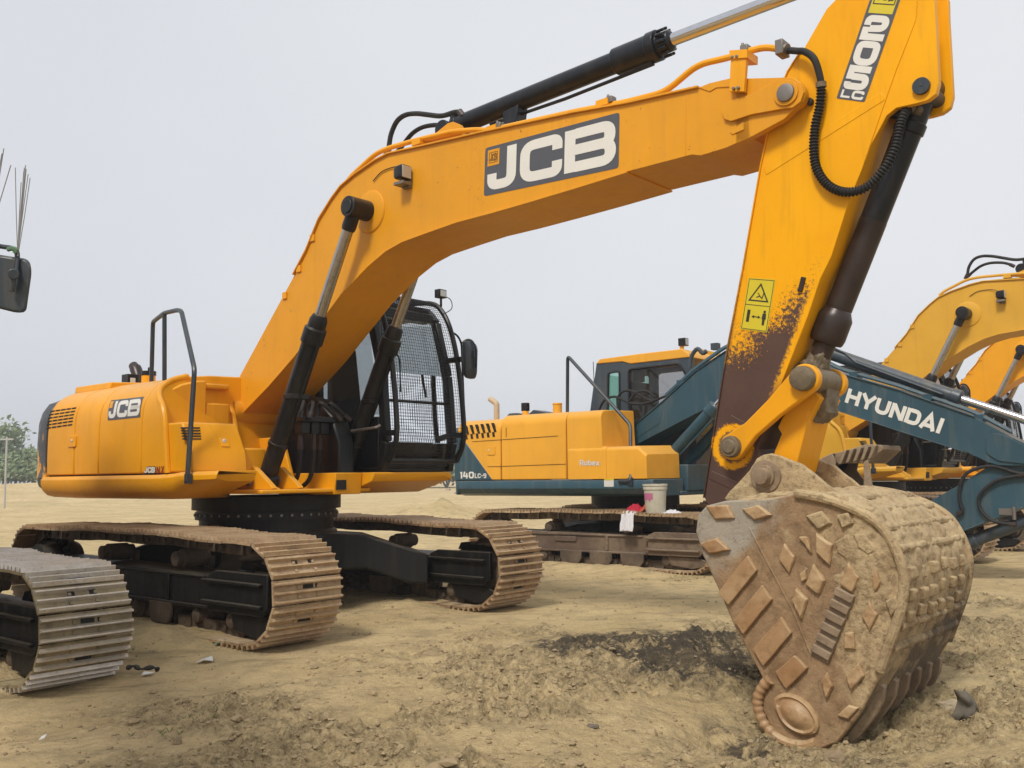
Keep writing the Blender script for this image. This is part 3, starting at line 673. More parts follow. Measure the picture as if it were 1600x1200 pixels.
    cabo = H(cab.build('cab', m_black, root, bevel=.012)); CO = Vector((-.27, .165, 0)); cabo.location = CO+Vector((0, 0, 1.285*(1-1.04))); cabo.scale = (1, 1, 1.04)
    g = MB()
    fl = [side[i] for i in (0, 1, 2, 3)]
    for a, c in ((0, 1), (1, 2), (2, 3)):
        p, q = fl[a], fl[c]; g.rings([[(p[0]+dx, v, p[1]), (q[0]+dx, v, q[1])][::1] for dx, v in ((0, .37), (0, 1.18))], caps=False, closed=False)
    for v in (.325, 1.225): g.add([(-.2, v, 1.8), (.38, v, 1.8), (.36, v, 2.8), (-.2, v, 2.8)], [(0, 1, 2, 3)]); g.add([(.46, v, 1.8), (1.34, v, 1.8), (1.16, v, 2.72), (.44, v, 2.8)], [(0, 1, 2, 3)])
    g.add([(-.26, .40, 1.98), (-.26, 1.15, 1.98), (-.26, 1.15, 2.68), (-.26, .40, 2.68)], [(0, 1, 2, 3)])
    g.build('window', m_glass, cabo, smooth=False)
    # seat, console, levers
    s = MB(); s.rings([rndrect(.30, .82, .56, 1.02, z) for z in (1.62, 1.66, 1.76, 1.79)]); s.rings([[(x+dx, y, z) for x, y, z in [(.22, .58, 1.80), (.22, 1.0, 1.80), (.26-.10*k, 1.0-.05*k, 1.80+.75*k), (.26-.10*k, .58+.05*k, 1.80+.75*k)]] for k, dx in ((1, 0), (1, .11))]); s.box(.28, .80, .64, .94, 1.33, 1.62)
    s.build('seat', m_seat, cabo, bevel=.03, seg=3)
    s = MB(); s.box(.35, 1.05, .40, .54, 1.33, 1.80); s.box(.35, 1.05, 1.04, 1.16, 1.33, 1.78); s.tube(spline([(1.15, .55, 1.33), (1.18, .55, 1.6), (1.1, .56, 1.9)], 4), .012, 8); s.tube(spline([(1.15, .72, 1.33), (1.18, .72, 1.6), (1.1, .71, 1.88)], 4), .012, 8); s.tube([(1.0, .47, 1.8), (1.02, .46, 2.0)], .014, 8); s.tube([(1.0, 1.09, 1.78), (1.03, 1.1, 1.98)], .014, 8)
    s.box(1.12, 1.26, .86, 1.10, 1.36, 1.70)
    s.build('control_levers', m_seat, cabo, bevel=.01)
    # wire mesh guard over the windscreen, in its own bent tube frame
    gd = MB(); gl = [(1.50, 1.375), (1.60, 1.62), (1.545, 2.2), (1.44, 2.62), (1.30, 2.86), (1.12, 2.955), (.75, 2.985)]
    L2 = [(p.x, p.z) for p in spline([(u, 0, z) for u, z in gl], 10)]
    for v in (.30, 1.20): gd.tube([(u, v, z) for u, z in L2], .026, 10)
    for u, z in (gl[0], gl[5]): gd.tube([(u, .30, z), (u, 1.20, z)], .020, 8)
    for v in (.30, 1.20):
        for z in (1.62, 2.35): gd.box(1.38, 1.58, v-.02, v+.02, z-.02, z+.03)
    guard = gd.build('front_guard', m_black, cabo)
    w = MB(); acc = [0]
    for a, c in zip(L2, L2[1:]): acc.append(acc[-1]+math.hypot(c[0]-a[0], c[1]-a[1]))
    at = lambda d: (float(np.interp(d, acc, [p[0] for p in L2])), float(np.interp(d, acc, [p[1] for p in L2])))
    d = .03
    while d < acc[-1]: u, z = at(d); w.bar((u, .31, z), (u, 1.19, z), .0030, .0030); d += .0305
    v = .33
    while v < 1.19:
        for i in range(0, 36):
            a, c = at(acc[-1]*i/36), at(acc[-1]*(i+1)/36); w.bar((a[0]-.004, v, a[1]), (c[0]-.004, v, c[1]), .0030, .0030, up=(0, 1, 0))
        v += .0305
    w.build('wire_mesh', m_black, guard, smooth=False)
    b = MB(); b.tube(rnd([(1.50, .44, 2.0), (1.47, .46, 2.3), (1.44, .40, 2.42)], .03), .008, 6); b.build('wiper', m_black, cabo); b = MB(); b.tube([(1.44, .95, 2.62), (1.50, 1.0, 2.3), (1.50, 1.0, 2.25), (1.515, 1.03, 2.02)], .010, 6, rf=lambda i: .009 if i < 2 else .015)
    b.build('wiper', m_black, cabo)
    c = Vector(J.P(689, 460, 1.115))-CO; c.z = (c.z-1.285)/1.04+1.285; b = MB(); b.box(c[0]-.04, c[0]+.03, .90, 1.00, c[2]-.035, c[2]+.045); b.box(c[0]+.031, c[0]+.036, .91, .99, c[2]-.025, c[2]+.035, 1); b.cyl((c[0], .95, c[2]-.12), (c[0], .95, c[2]-.035), .012); b.tube(spline([(c[0]-.03, .97, c[2]), (c[0], 1.08, c[2]-.03), (c[0], 1.10, c[2]-.12), (c[0]-.05, 1.02, c[2]-.18)], 5), .005, 6)
    b.build('work_lamp', [m_black, m_lampglass], cabo, bevel=.006)
    # mirror on a bent tube
    mc = J.P(735, 562, 1.57); b = MB()
    b.tube(rnd([J.P(703, 518, 1.39), J.P(714, 523, 1.45), J.P(721, 535, 1.51), J.P(726, 660, 1.48), J.P(718, 706, 1.42), J.P(708, 716, 1.37)], .06), .011, 8)
    b.tube(rnd([J.P(722, 536, 1.51), J.P(729, 530, 1.55), J.P(738, 532, 1.57), J.P(744, 545, 1.58), J.P(744, 575, 1.58)], .04), .011, 8)
    arm = b.build('mirror_arm', m_black, root); H(arm)
    b = MB(); rs = []
    for dx, k in ((-.035, .90), (-.02, 1), (.012, 1), (.03, .86), (.05, .6)): rs.append([(mc[0]+dx, mc[1]+y*k, mc[2]+z*k) for y, z in rnd([(-.085, -.19), (.075, -.20), (.095, .17), (-.095, .20)], .06, 4, True)])
    b.rings(rs); b.box(mc[0]+.04, mc[0]+.07, mc[1]-.02, mc[1]+.02, mc[2]+.02, mc[2]+.08); b.build('mirror', m_rail, arm)
    # rounded black cover between boom and cab
    b = MB(); b.rings([[(-.15, v, 1.15), (.95, v, 1.15), (.95, v, 1.55), (.84, v, 1.80), (.62, v, 1.97), (.35, v, 2.03), (-.15, v, 2.03)] for v in (.10, .285)]); H(b.build('step_guard', m_black, root, bevel=.02))
    b = MB(); b.tube(rnd([(1.30, .285, 1.70), (1.30, .24, 1.68), (.95, .24, 1.66), (.95, .285, 1.66)], .03), .013, 8); H(b.build('grab_handle', m_steel, root))
    # ---- boom
    V0 = .285; s = lambda pts: [J.S(x, y, -V0) for x, y in pts]
    top = [(345, 637), (356, 622), (460, 430), (480, 392), (500, 343), (520, 311), (534, 292), (555, 274), (587, 252), (608, 241), (667, 228), (755, 208), (900, 177), (980, 163), (1092, 138), (1109, 130), (1141, 123), (1166, 122)]
    bot = [(1172, 214), (1134, 231), (1095, 243), (1081, 241.5), (980, 268), (900, 293), (830, 314), (768, 332), (715, 346), (667, 363), (629, 377), (603, 392), (576, 415), (555, 437), (533, 460), (513, 487), (460, 557), (420, 603), (370, 655), (352, 657)]
    b = MB(); pt, pb_ = s(top), s(bot); b.prism(pt+pb_, -V0, V0)
    b.strip(pt[2:15], .014, -V0-.022, V0+.022); 
    b.strip(pb_[4:19], .012, -V0-.014, V0+.014)
    nose = s([(1150, 123), (1225, 121)]+[(1228.5+30*math.cos(t), 146+26*math.sin(t)) for t in [(-80+18*i)*PI/180 for i in range(9)]]+[(1225, 186), (1176, 212.5), (1150, 224)])
    for v in (-V0, V0-.055): b.prism(nose, v, v+.055)
    ov = s(Q((980, 0), 2.857, (430, 500), (440, 470), (470, 452), (560, 425), (640, 385), (700, 350), (745, 352), (780, 375), (795, 415), (780, 458), (745, 485), (700, 490), (560, 515), (470, 545), (440, 535)))
    b.prism(ov, -V0-.022, -V0-.0005); b.prism(ov, V0+.0005, V0+.022)
    b.prism(s(Q((980, 0), 2.857, (320, 392), (370, 372), (455, 352), (520, 346), (530, 385), (400, 392), (370, 410))), -V0-.006, -V0-.0005)
    b.prism(s(Q((980, 0), 2.857, (460, 590), (520, 545), (522, 580), (470, 602))), -V0-.006, -V0-.0005)
    c = J.P(579, 331, -V0)
    for sv in (-1, 1): b.lathe((c[0], sv*V0, c[2]), (c[0], sv*(V0+.02), c[2]), [(0, .185), (.012, .178), (.018, .16), (.02, .05)], 36)
    q = J.P(1229, 146, -V0-.022); b.cyl((q[0], -V0-.034, q[2]), (q[0], -V0-.0225, q[2]), .075, n=28)
    f0 = J.S(345, 643, -.36); b.cyl((-.12, -.37, 1.865), (-.12, .37, 1.865), .135, n=28)
    for v in (-.20, .155): b.prism(s([(650, 219), (688, 188), (696, 185.5), (705, 189), (710, 197), (712, 216)]), v, v+.045)
    # weld seam lines on the flank
    for x0, y0, x1, y1 in ((480, 560, 520, 470), (758, 208, 757, 232), (1072, 146, 1071, 242)):
        a, d_ = J.P(x0, y0, -V0-.001), J.P(x1, y1, -V0-.001)
        if x0 > 600: b.bar(a, d_, .006, .004, up=(0, 1, 0))
    boom = H(b.build('boom', m_yelboom, root, bevel=.010))
    b = MB(); b.lathe((q[0], -V0-.052, q[2]), (q[0], V0+.052, q[2]), [(0, .02), (.001, .040), (.004, .052), (.02, .056), (2*V0+.09, .056), (2*V0+.104, .02)], 28); b.build('boom_pin', m_steel, boom)
    decal_big(boom, [J.P(758.7, 231.5, -V0), J.P(968.3, 175.4, -V0), J.P(966.7, 262.4, -V0), J.P(756.2, 307, -V0)])
    # service pipes along the top of the boom
    v = -.235; b = MB(); p = [J.P(x, y, v) for x, y in ((540, 288), (548, 276), (587, 240), (608, 231), (651, 219), (705, 206), (720, 204.5), (747, 202.5), (765, 204), (900, 174), (980, 159), (1040, 143.5), (1090, 101), (1141, 89.5), (1170, 79.5), (1197, 73.5), (1218, 77))]
    b.tube(rnd(p, .08, 4), .021, 10)
    b.tube(rnd([(x, .2, z) for x, _, z in p[:11]], .08, 4), .021, 10)
    for x, y in ((446, 462), (468, 420), (489, 372)): u, z = J.S(x, y, -.285); b.box(u-.03, u+.03, -.30, -.25, z-.03, z+.03)
    for x, y in ((655, 224), (772, 203), (945, 163)):
        u, z = J.S(x, y, v); b.box(u-.05, u+.05, v-.04, v+.04, z-.02, z+.025)
    bp = [J.S(x, y, -.33) for x, y in ((1143, 82), (1167, 81), (1163, 143), (1140, 143))]; b.prism(bp, -.335, -.305)
    b.prism([J.S(x, y, -.33) for x, y in ((1141, 80), (1169, 78), (1169, 91), (1143, 93))], -.345, -.20)
    pip = b.build('service_pipe', m_yel, boom, bevel=.004)
    b = MB()
    for x, y in ((780, 200), (953, 160), (1163, 81)): u, z = J.S(x, y, v); b.box(u-.015, u+.035, v-.03, v+.03, z-.01, z+.035); b.cyl((u, v-.02, z), (u, v-.02, z+.05), .01, n=8)
    for x, y in ((1144, 89), (1151, 88), (1146, 138), (1153, 137)): u, z = J.S(x, y, -.345); b.cyl((u, -.352, z), (u, -.334, z), .011, n=8)
    b.cyl(J.P(1218, 77, v), J.P(1230, 79, v), .042, n=14); b.box(*[k for c_ in zip((J.S(1221, 77, v)[0]-.02, v-.05, J.S(1221, 77, v)[1]-.045), (J.S(1221, 77, v)[0]+.03, v+.05, J.S(1221, 77, v)[1]+.045)) for k in c_])
    b.build('pipe_clamp', m_steel, pip, bevel=.004)
    # lamp on the boom flank
    u, z = J.S(627, 271, -.36); b = MB(); b.rings([[(u+dx, -.36+y*k, z+w_*k) for y, w_ in rnd([(-.055, -.055), (.055, -.055), (.055, .055), (-.055, .055)], .02, 3, True)] for dx, k in ((-.05, .7), (-.02, 1), (.045, 1.05), (.06, 1.05))]); b.box(u+.061, u+.066, -.41, -.31, z-.05, z+.05, 1)
    b.box(u-.05, u+.06, -.40, -.30, z-.10, z-.075, 2); b.box(u-.03, u+.05, -.32, -.285, z-.115, z-.06, 2); b.tube(spline([(u-.02, -.34, z+.05), (u-.12, -.30, z+.10), (u-.3, -.295, z+.10), (u-.42, -.295, z+.04)], 5), .005, 6)
    b.build('work_lamp', [m_black, m_lampglass, m_steel], boom, bevel=.004)
    # boom cylinders
    tp = J.S(555, 325, -.44); foot = (.60, 1.215)
    for v in (-.44, .44):
        A_, B_ = Vector((foot[0], v, foot[1])), Vector((tp[0], v, tp[1])); d_ = (B_-A_).normalized()
        b = MB(); b.cyl((A_.x, v-.075, A_.z), (A_.x, v+.075, A_.z), .085); b.lathe(A_+d_*.05, A_+d_*1.60, [(0, .06), (.05, .085), (.06, .082), (1.28, .082), (1.285, .098), (1.42, .098), (1.43, .080), (1.50, .078), (1.545, .06)], 28)
        b.tube([A_+d_*.35+Vector((.085, 0, 0)), A_+d_*1.2+Vector((.098, 0, -.01)), A_+d_*1.36+Vector((.10, 0, 0))], .016, 8); b.box(*[k for c_ in zip(A_+d_*.82-Vector((.02, .095, .02)), A_+d_*.82+Vector((.10, .095, .02))) for k in c_])
        b.lathe(A_+d_*.34, A_+d_*.38, [(0, .083), (.001, .09), (.039, .09), (.04, .083)], 28)
        cy = H(b.build('boom_cylinder', m_black, root, bevel=.004))
        b = MB(); b.cyl(A_+d_*1.55, B_-d_*.06, .0475, n=24); rod = b.build('rod', m_chromeold, cy)
        b = MB(); sv = -1 if v < 0 else 1; y0, y1 = sorted((sv*.305, sv*.525)); b.cyl((B_.x, y0, B_.z), (B_.x, y1, B_.z), .088, n=26); b.cyl((B_.x, sv*.525, B_.z), (B_.x, sv*.535, B_.z), .060, n=22); b.lathe(B_-d_*.20, B_, [(0, .055), (.03, .062), (.2, .06)], 20); b.build('rod_eye', m_black, cy, bevel=.006)
    # hoses between frame and boom cylinders
    b = MB(); c = J.P(475, 668, -.16); 
    for k in range(4): b.box(c[0]-.05, c[0]+.05, -.22+k*.11, -.13+k*.11, c[2]-.06, c[2]+.05); b.cyl((c[0]-.02+.05*(k % 2), -.18+k*.11, c[2]-.16), (c[0]-.02+.05*(k % 2), -.18+k*.11, c[2]-.05), .022, n=10, mat=1)
    b.box(c[0]-.12, c[0]+.10, -.25, .26, c[2]+.05, c[2]+.10); H(b.build('hose_manifold', [m_black, m_brownsteel], root, bevel=.006))
    for k in range(4):
        x = c[0]-.02+.05*(k % 2); vv = -.18+k*.11
        H(hose(root, 'hydraulic_hose', [(x, vv, c[2]-.14), (x-.01, vv, c[2]-.32), (x-.06, vv-.01, c[2]-.48), (x-.22, vv-.03, c[2]-.56), (x-.45, vv-.03, c[2]-.56)], .021))
        H(hose(root, 'hydraulic_hose', [(c[0]-.06, vv, c[2]+.06), (c[0]-.04, vv, c[2]+.20), (c[0]+.08, vv-.05, c[2]+.22), (c[0]+.12, vv-.12*(1 if k < 2 else -1), c[2]+.08)], .019))
    # hoses up to the dipper cylinder
    T7 = lambda *p: Q((600, 150), 10, *p)
    H(hose(boom, 'hydraulic_hose', [J.P(x, y, -.05) for x, y in T7((40, 920), (75, 800), (110, 600), (200, 400), (330, 300), (500, 275), (700, 295), (850, 312), (960, 300), (1100, 255), (1180, 258), (1230, 310))], .022))
    H(hose(boom, 'hydraulic_hose', [J.P(x, y, .08) for x, y in T7((200, 900), (330, 720), (450, 580), (600, 490), (780, 455), (900, 470), (1000, 520))], .020))
    house[-1].parent = boom; house[-2].parent = boom; del house[-2:]
    # ---- dipper cylinder on top of the boom
    a, e = J.P(716, 196, 0), J.P(1052, 61.5, 0); A_, B_ = Vector(a), Vector(e); d_ = (B_-A_).normalized(); L = (B_-A_).length
    b = MB(); b.cyl((A_.x-.06, -.14, A_.z-.05), (A_.x-.06, .14, A_.z-.05), .075); b.lathe(A_-d_*.04, B_, [(0, .06), (.05, .082), (.10, .078), (L*.785, .078), (L*.79, .098), (L*.93, .098), (L*.931, .108), (L*.965, .108), (L*.966, .078), (L+.02, .074), (L+.04, .05)], 30)
    for k in range(12): t = 2*PI*k/12; q_ = d_.orthogonal().normalized(); w_ = d_.cross(q_); b.cyl(A_+d_*L*.955+(q_*math.cos(t)+w_*math.sin(t))*.092, A_+d_*L*.985+(q_*math.cos(t)+w_*math.sin(t))*.092, .012, n=6)
    dn = Vector((d_.z, 0, -d_.x)); b.tube([A_+d_*.35+dn*.10, A_+d_*1.1+dn*.125, A_+d_*L*.92+dn*.12], .014, 8)
    m1 = A_+d_*.60+dn*.12; b.prism([(m1.x-.07, m1.z+.05), (m1.x+.09, m1.z+.07), (m1.x+.06, m1.z-.10), (m1.x-.06, m1.z-.12)], -.06, .06)
    b.lathe(A_-d_*.03, A_+d_*.03, [(0, .07), (.001, .085), (.059, .085), (.06, .07)], 20); b.cyl(A_+Vector((-.02, -.02, .03)), A_+Vector((-.02, -.02, .11)), .04, n=12)
    dc = H(b.build('dipper_cylinder', m_navy, root, bevel=.004))
    topP = Vector(J.P(1397, -70, 0)); b = MB(); b.cyl(B_-d_*.02, topP, .0455, n=28); b.build('rod', m_chrome, dc)
    # ---- dipper arm
    v = .19; s2 = lambda pts: [J.S(x, y, -v) for x, y in pts]
    Z5 = lambda *p: Q((980, 0), 2.857, *p)
    outl = [(1380, -118), (1320, -12), (1309, -4), (1291.5, 14), (1256.5, 75), (1232, 112), (1212, 160), (1200.5, 210), (1190, 259), (1162, 420), (1139, 539), (1128, 606), (1101, 778), (1112, 800), (1165, 775), (1195, 764), (1202, 742), (1183.5, 701), (1218, 606), (1262.7, 492), (1281.7, 435), (1299, 400), (1325, 318), (1347.5, 262), (1372, 190), (1400, 110), (1431, 31), (1435, -20), (1425, -110)]
    b = MB(); po = s2(outl); b.prism(po, -v, v)
    # thick ears for the bucket cylinder
    ear = s2([(1424, 36), (1432, -30), (1459, -30), (1459.5, 0), (1463, 60), (1466.5, 128), (1462, 146), (1449, 156), (1432, 161), (1400, 168), (1385, 180), (1370, 208), (1360, 226), (1352, 250), (1347, 258), (1366, 200), (1400, 108)])
    ear2 = [(p[0]-.001, p[1]) for p in ear]
    b.prism(ear, -v+.006, -v+.05); b.prism(ear2, .075, .118)
    # slanted stiffener swage lines
    for (x0, y0, x1, y1) in ((1195, 268, 1380, 150), (1140, 655, 1178, 675), (1110, 742, 1150, 760)): b.bar(J.P(x0, y0, -v), J.P(x1, y1, -v), .055, .006, up=(0, 1, 0))
    # edge flanges
    b.strip(po[4:13][::-1], .008, -v-.012, v+.012); 
    dip = H(b.build('dipper_arm', m_stickp, root, bevel=.008))
    b = MB()
    for x, y, r in ((1440, 135, .047),): c = J.P(x, y, -v); b.cyl((c[0], -v-.018, c[2]), (c[0], v+.018, c[2]), r, n=26); b.cyl((c[0], -v-.0185, c[2]), (c[0], -v-.022, c[2]), .006, n=8)
    b.build('pin', m_rail, dip, bevel=.004)
    b = MB(); b.bar(J.P(1256, 433, -v-.004), J.P(1250, 456, -v-.004), .028, .02, up=(0, 1, 0)); b.build('lug', m_brownsteel, dip, bevel=.003); b = MB(); b.cyl((J.P(1267, 160, -v)[0], -v-.03, J.P(1267, 160, -v)[2]), (J.P(1267, 160, -v)[0], -v, J.P(1267, 160, -v)[2]), .022, n=14); b.build('lug', m_brownsteel, dip, bevel=.003)
    # model number panel
    TL, TR = J.P(1374, -43, -v), J.P(1421, -41, -v); BR, BL = J.P(1351, 159.7, -v), J.P(1307, 153.7, -v)
    Hh = 4.35; fn = quadmap([TL, TR, BR, BL], 1., Hh); b = MB(); face(b, fn, rnd([(0, 0), (1, 0), (1, Hh), (0, Hh)], .05, 3, True), .002, 0)
    face(b, fn, [(.09, 2.98), (.91, 2.98), (.91, 4.2), (.09, 4.2)], .0035, 2); word(b, 'JCB', .22, .80, 3.40, 3.80, fn, w=.28, gap=.25, lift=.005, mat=3); strokes(b, [(.16, 3.3), (.86, 3.3), (.86, 3.9), (.16, 3.9), (.16, 3.3)], .03, fn, .005, 3)
    for t, y0, y1 in (('2', 2.08, 2.90), ('0', 1.22, 2.02), ('5', .36+.02, 1.17)): word(b, t, .10, .90, y0, y1, fn, w=.29, lift=.0035, mat=1)
    word(b, 'L', .10, .44, -.0+.06, .33, fn, w=.27, lift=.0035, mat=1); word(b, 'C', .48, .92, .05, .34, fn, w=.3, lift=.0035, mat=1)
    b.build('model_decal', [m_decal, m_white, m_stick, m_ink], dip, smooth=False)
    # warning sticker
    fn = quadmap([J.P(1170, 434, -v), J.P(1212, 437, -v), J.P(1198.7, 519.7, -v), J.P(1157, 514, -v)], 1., 1.95); b = MB()
    face(b, fn, rnd([(0, 0), (1, 0), (1, 1.95), (0, 1.95)], .04, 3, True), .002, 0); strokes(b, [(.04, .04), (.96, .04), (.96, 1.91), (.04, 1.91), (.04, .04)], .02, fn, .0032, 1); strokes(b, [(.04, .95), (.96, .95)], .02, fn, .0036, 1)
    strokes(b, [(.5, 1.12), (.84, 1.12), (.5, 1.74), (.16, 1.12), (.5, 1.12)], .05, fn, .0032, 1); strokes(b, [(.40, 1.24), (.52, 1.30), (.62, 1.22), (.66, 1.42)], .035, fn, .0036, 1); strokes(b, [(.44, 1.42), (.55, 1.28)], .03, fn, .004, 1)
    face(b, fn, [(.16, .30), (.27, .30), (.27, .76), (.16, .76)], .0032, 1); strokes(b, [(.40, .52), (.62, .52)], .035, fn, .0032, 1); face(b, fn, [(.34, .52), (.44, .46), (.44, .58)], .0036, 1); face(b, fn, [(.68, .52), (.58, .46), (.58, .58)], .0036, 1)
    face(b, fn, [(.80+.05*math.cos(t), .74+.05*math.sin(t)) for t in [2*PI*i/10 for i in range(10)]], .0032, 1); face(b, fn, [(.72, .46), (.74, .68), (.86, .68), (.88, .46), (.85, .46), (.84, .24), (.76, .24), (.75, .46)], .0032, 1)
    b.build('warning_sticker', [m_stick, m_ink], dip, smooth=False)
    # corrugated hose looping from the boom pipe to the bucket cylinder
    hp = [J.P(x, y, vv) for (x, y), vv in zip(Q((980, 0), 2.857, (710, 224), (760, 228), (795, 232), (835, 265), (860, 340), (866, 400), (858, 480), (840, 560), (833, 650), (842, 740), (882, 812), (940, 850), (1010, 856), (1080, 826), (1150, 750), (1196, 660), (1216, 570), (1238, 506), (1275, 484), (1310, 500)), (-.235, -.24, -.25, -.26, -.25, -.24, -.23, -.23, -.23, -.23, -.23, -.23, -.23, -.22, -.21, -.20, -.18, -.15, -.10, -.06))]
    cv = spline(hp, 40); b = MB(); k0, k1 = int(len(cv)*.24), int(len(cv)*.92); b.tube(cv[:k0], .021, 10); b.tube(cv[k1:], .024, 10, 1)
    dense = [cv[k0]]; 
    for p in cv[k0:k1]:
        while (p-dense[-1]).length >= .0038: dense.append(dense[-1]+(p-dense[-1]).normalized()*.0038)
    b.tube(dense, .022, 12, rf=lambda i: (.029, .0285, .0225, .021, .0225)[i % 5]); b.cyl(cv[k0-4], cv[k0+12], .031, n=14, mat=1); b.cyl(cv[0], cv[10], .027, n=12, mat=1); b.cyl(cv[-30], cv[-12], .03, n=12, mat=1)
    b.build('corrugated_hose', [m_rubber, m_greasy], dip)
    # ---- bucket cylinder
    A_, B_ = Vector(J.P(1446, 138, 0)), Vector(J.P(1268, 590, 0)); d_ = (B_-A_).normalized(); L = (B_-A_).length
    at_ = lambda x, y: (Vector(J.P(x, y, 0))-A_).dot(d_)
    k1, k2, k3 = at_(1330, 490), at_(1300, 540), at_(1290, 562)
    b = MB(); b.cyl((A_.x, -.135, A_.z), (A_.x, .135, A_.z), .085, n=26); b.lathe(A_, A_+d_*k1, [(0, .06), (.04, .078), (.20, .078), (.201, .088), (.26, .088), (.261, .078), (k1, .078)], 30); b.cyl(A_+d_*.15+Vector((-.06, -.06, 0)), A_+d_*.15+Vector((-.09, -.12, .0)), .035, n=12)
    bc = H(b.build('bucket_cylinder', m_navy, root, bevel=.004))
    b = MB(); b.lathe(A_+d_*(k1-.55), A_+d_*k1, [(0, .0785), (.0005, .0795), (.549, .0795), (.55, .078)], 30); b.lathe(A_+d_*(k1+.001), B_, [(0, .078), (.02, .088), (.05, .104), (.17, .106), (.20, .10), (.21, .092), (.215, .066), (k3-k1, .064), (k3-k1+.01, .048)], 30); b.build('gland', m_brownsteel, bc)
    b = MB(); b.cyl(A_+d_*(k3-.02), B_, .045); b.build('rod', m_chromeold, bc)
    b = MB(); rngs = []
    b.lathe((B_.x, -.115, B_.z), (B_.x, .115, B_.z), [(0, .06), (.002, .088), (.04, .098), (.09, .09), (.15, .10), (.19, .096), (.228, .085), (.23, .05)], 26); b.lathe(B_-d_*.20, B_, [(0, .05), (.1, .075), (.2, .08)], 18); b.rings([[(B_.x+x*k+.03, y, B_.z+z*k-.09*(k < 2)) for x, z in ((-.10, .02), (-.07, -.12), (.02, -.19), (.09, -.13), (.10, .02))] for y, k in ((-.09, 1), (.09, 1))])
    muddy(b.build('rod_eye', m_greasy, bc), .045, .05)
    # ---- tipping links and bucket link
    up = J.S(1258, 592, -.27); lo_ = J.S(1145, 698, -.27)
    for v0 in (-.285, .105):
        A2, B2 = Vector((lo_[0], lo_[1])), Vector((up[0], up[1])); dd = (B2-A2).normalized(); nn = Vector((-dd.y, dd.x)); L2_ = (B2-A2).length; pts = []
        for i in range(15): t = PI/2+PI*i/14; pts.append(A2+dd*(.082*math.cos(t))+nn*(.082*math.sin(t)))
        pts += [A2+dd*.16-nn*.052, A2+dd*(L2_*.6)-nn*.060]
        for i in range(15): t = -PI/2+PI*i/14; pts.append(B2+dd*(.088*math.cos(t))+nn*(.088*math.sin(t)))
        pts += [A2+dd*(L2_*.6)+nn*.060, A2+dd*.16+nn*.052]
        b = MB(); b.prism([tuple(p) for p in pts], v0, v0+.06); H(b.build('tipping_link', m_yelB, root, bevel=.008))
    b = MB(); b.lathe((lo_[0], -.335, lo_[1]), (lo_[0], .335, lo_[1]), [(0, .010), (.001, .038), (.012, .043), (.0125, .060), (.03, .066), (.64, .066), (.6575, .060), (.67, .02)], 26); b.lathe((up[0], -.345, up[1]), (up[0], .185, up[1]), [(0, .02), (.001, .05), (.008, .07), (.05, .073), (.48, .073), (.522, .07), (.53, .02)], 26)
    H(b.build('link_pin', m_greasy, root, bevel=.003))
    hl = [J.S(x, y, -.15) for x, y in ((1232, 640), (1250, 608), (1268, 604), (1282, 622), (1262, 660), (1243, 735), (1232, 760), (1200, 752), (1211, 705), (1222, 678), (1216, 668), (1222, 655))]
    b = MB(); b.prism(hl, -.155, .155); b.bar(J.P(1262, 640, -.155), J.P(1240, 730, -.155), .02, .006, up=(0, 1, 0)); H(b.build('bucket_link', m_yelB, root, bevel=.012))
    # ---- bucket
    W0 = .565; s3 = lambda pts, vv=-W0: [J.S(x, y, vv) for x, y in pts]
    Z7 = lambda *p: Q((1060, 680), 2.4, *p)
    back = Z7((175, 246), (330, 238), (430, 222), (600, 240), (720, 304), (800, 384), (838, 470), (852, 560), (830, 690), (762, 890), (680, 1045), (600, 1150), (540, 1176))
    lip = Z7((430, 1158), (352, 1110), (315, 1030), (305, 960), (312, 905), (210, 720), (150, 580), (90, 450), (64, 360), (72, 300), (104, 264))
    side_p = s3(back+lip); b = MB()
    for sv in (-1, 1): b.prism(side_p, *sorted((sv*W0, sv*(W0-.035))))
    bl = s3(back); inner = []
    c_ = (sum(p[0] for p in bl)/len(bl)-.15, sum(p[1] for p in bl)/len(bl))
    for p in bl: d2 = Vector((c_[0]-p[0], c_[1]-p[1])).normalized()*.03; inner.append((p[0]+d2.x, p[1]+d2.y))
    b.prism(bl+inner[::-1], -W0+.0355, W0-.0355, 1)
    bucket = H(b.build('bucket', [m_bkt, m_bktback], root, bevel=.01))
    # rim rods along the flank edges
    for sv in (-1, 1):
        b = MB(); p = [(u, sv*(W0+.006), z) for u, z in s3(Z7((440, 218), (560, 240), (680, 286), (760, 340), (812, 420), (842, 500), (846, 580), (824, 690), (756, 884)))]; b.tube(spline(p, 5), .026, 10); b.build('rim_rod', m_bktback, bucket)
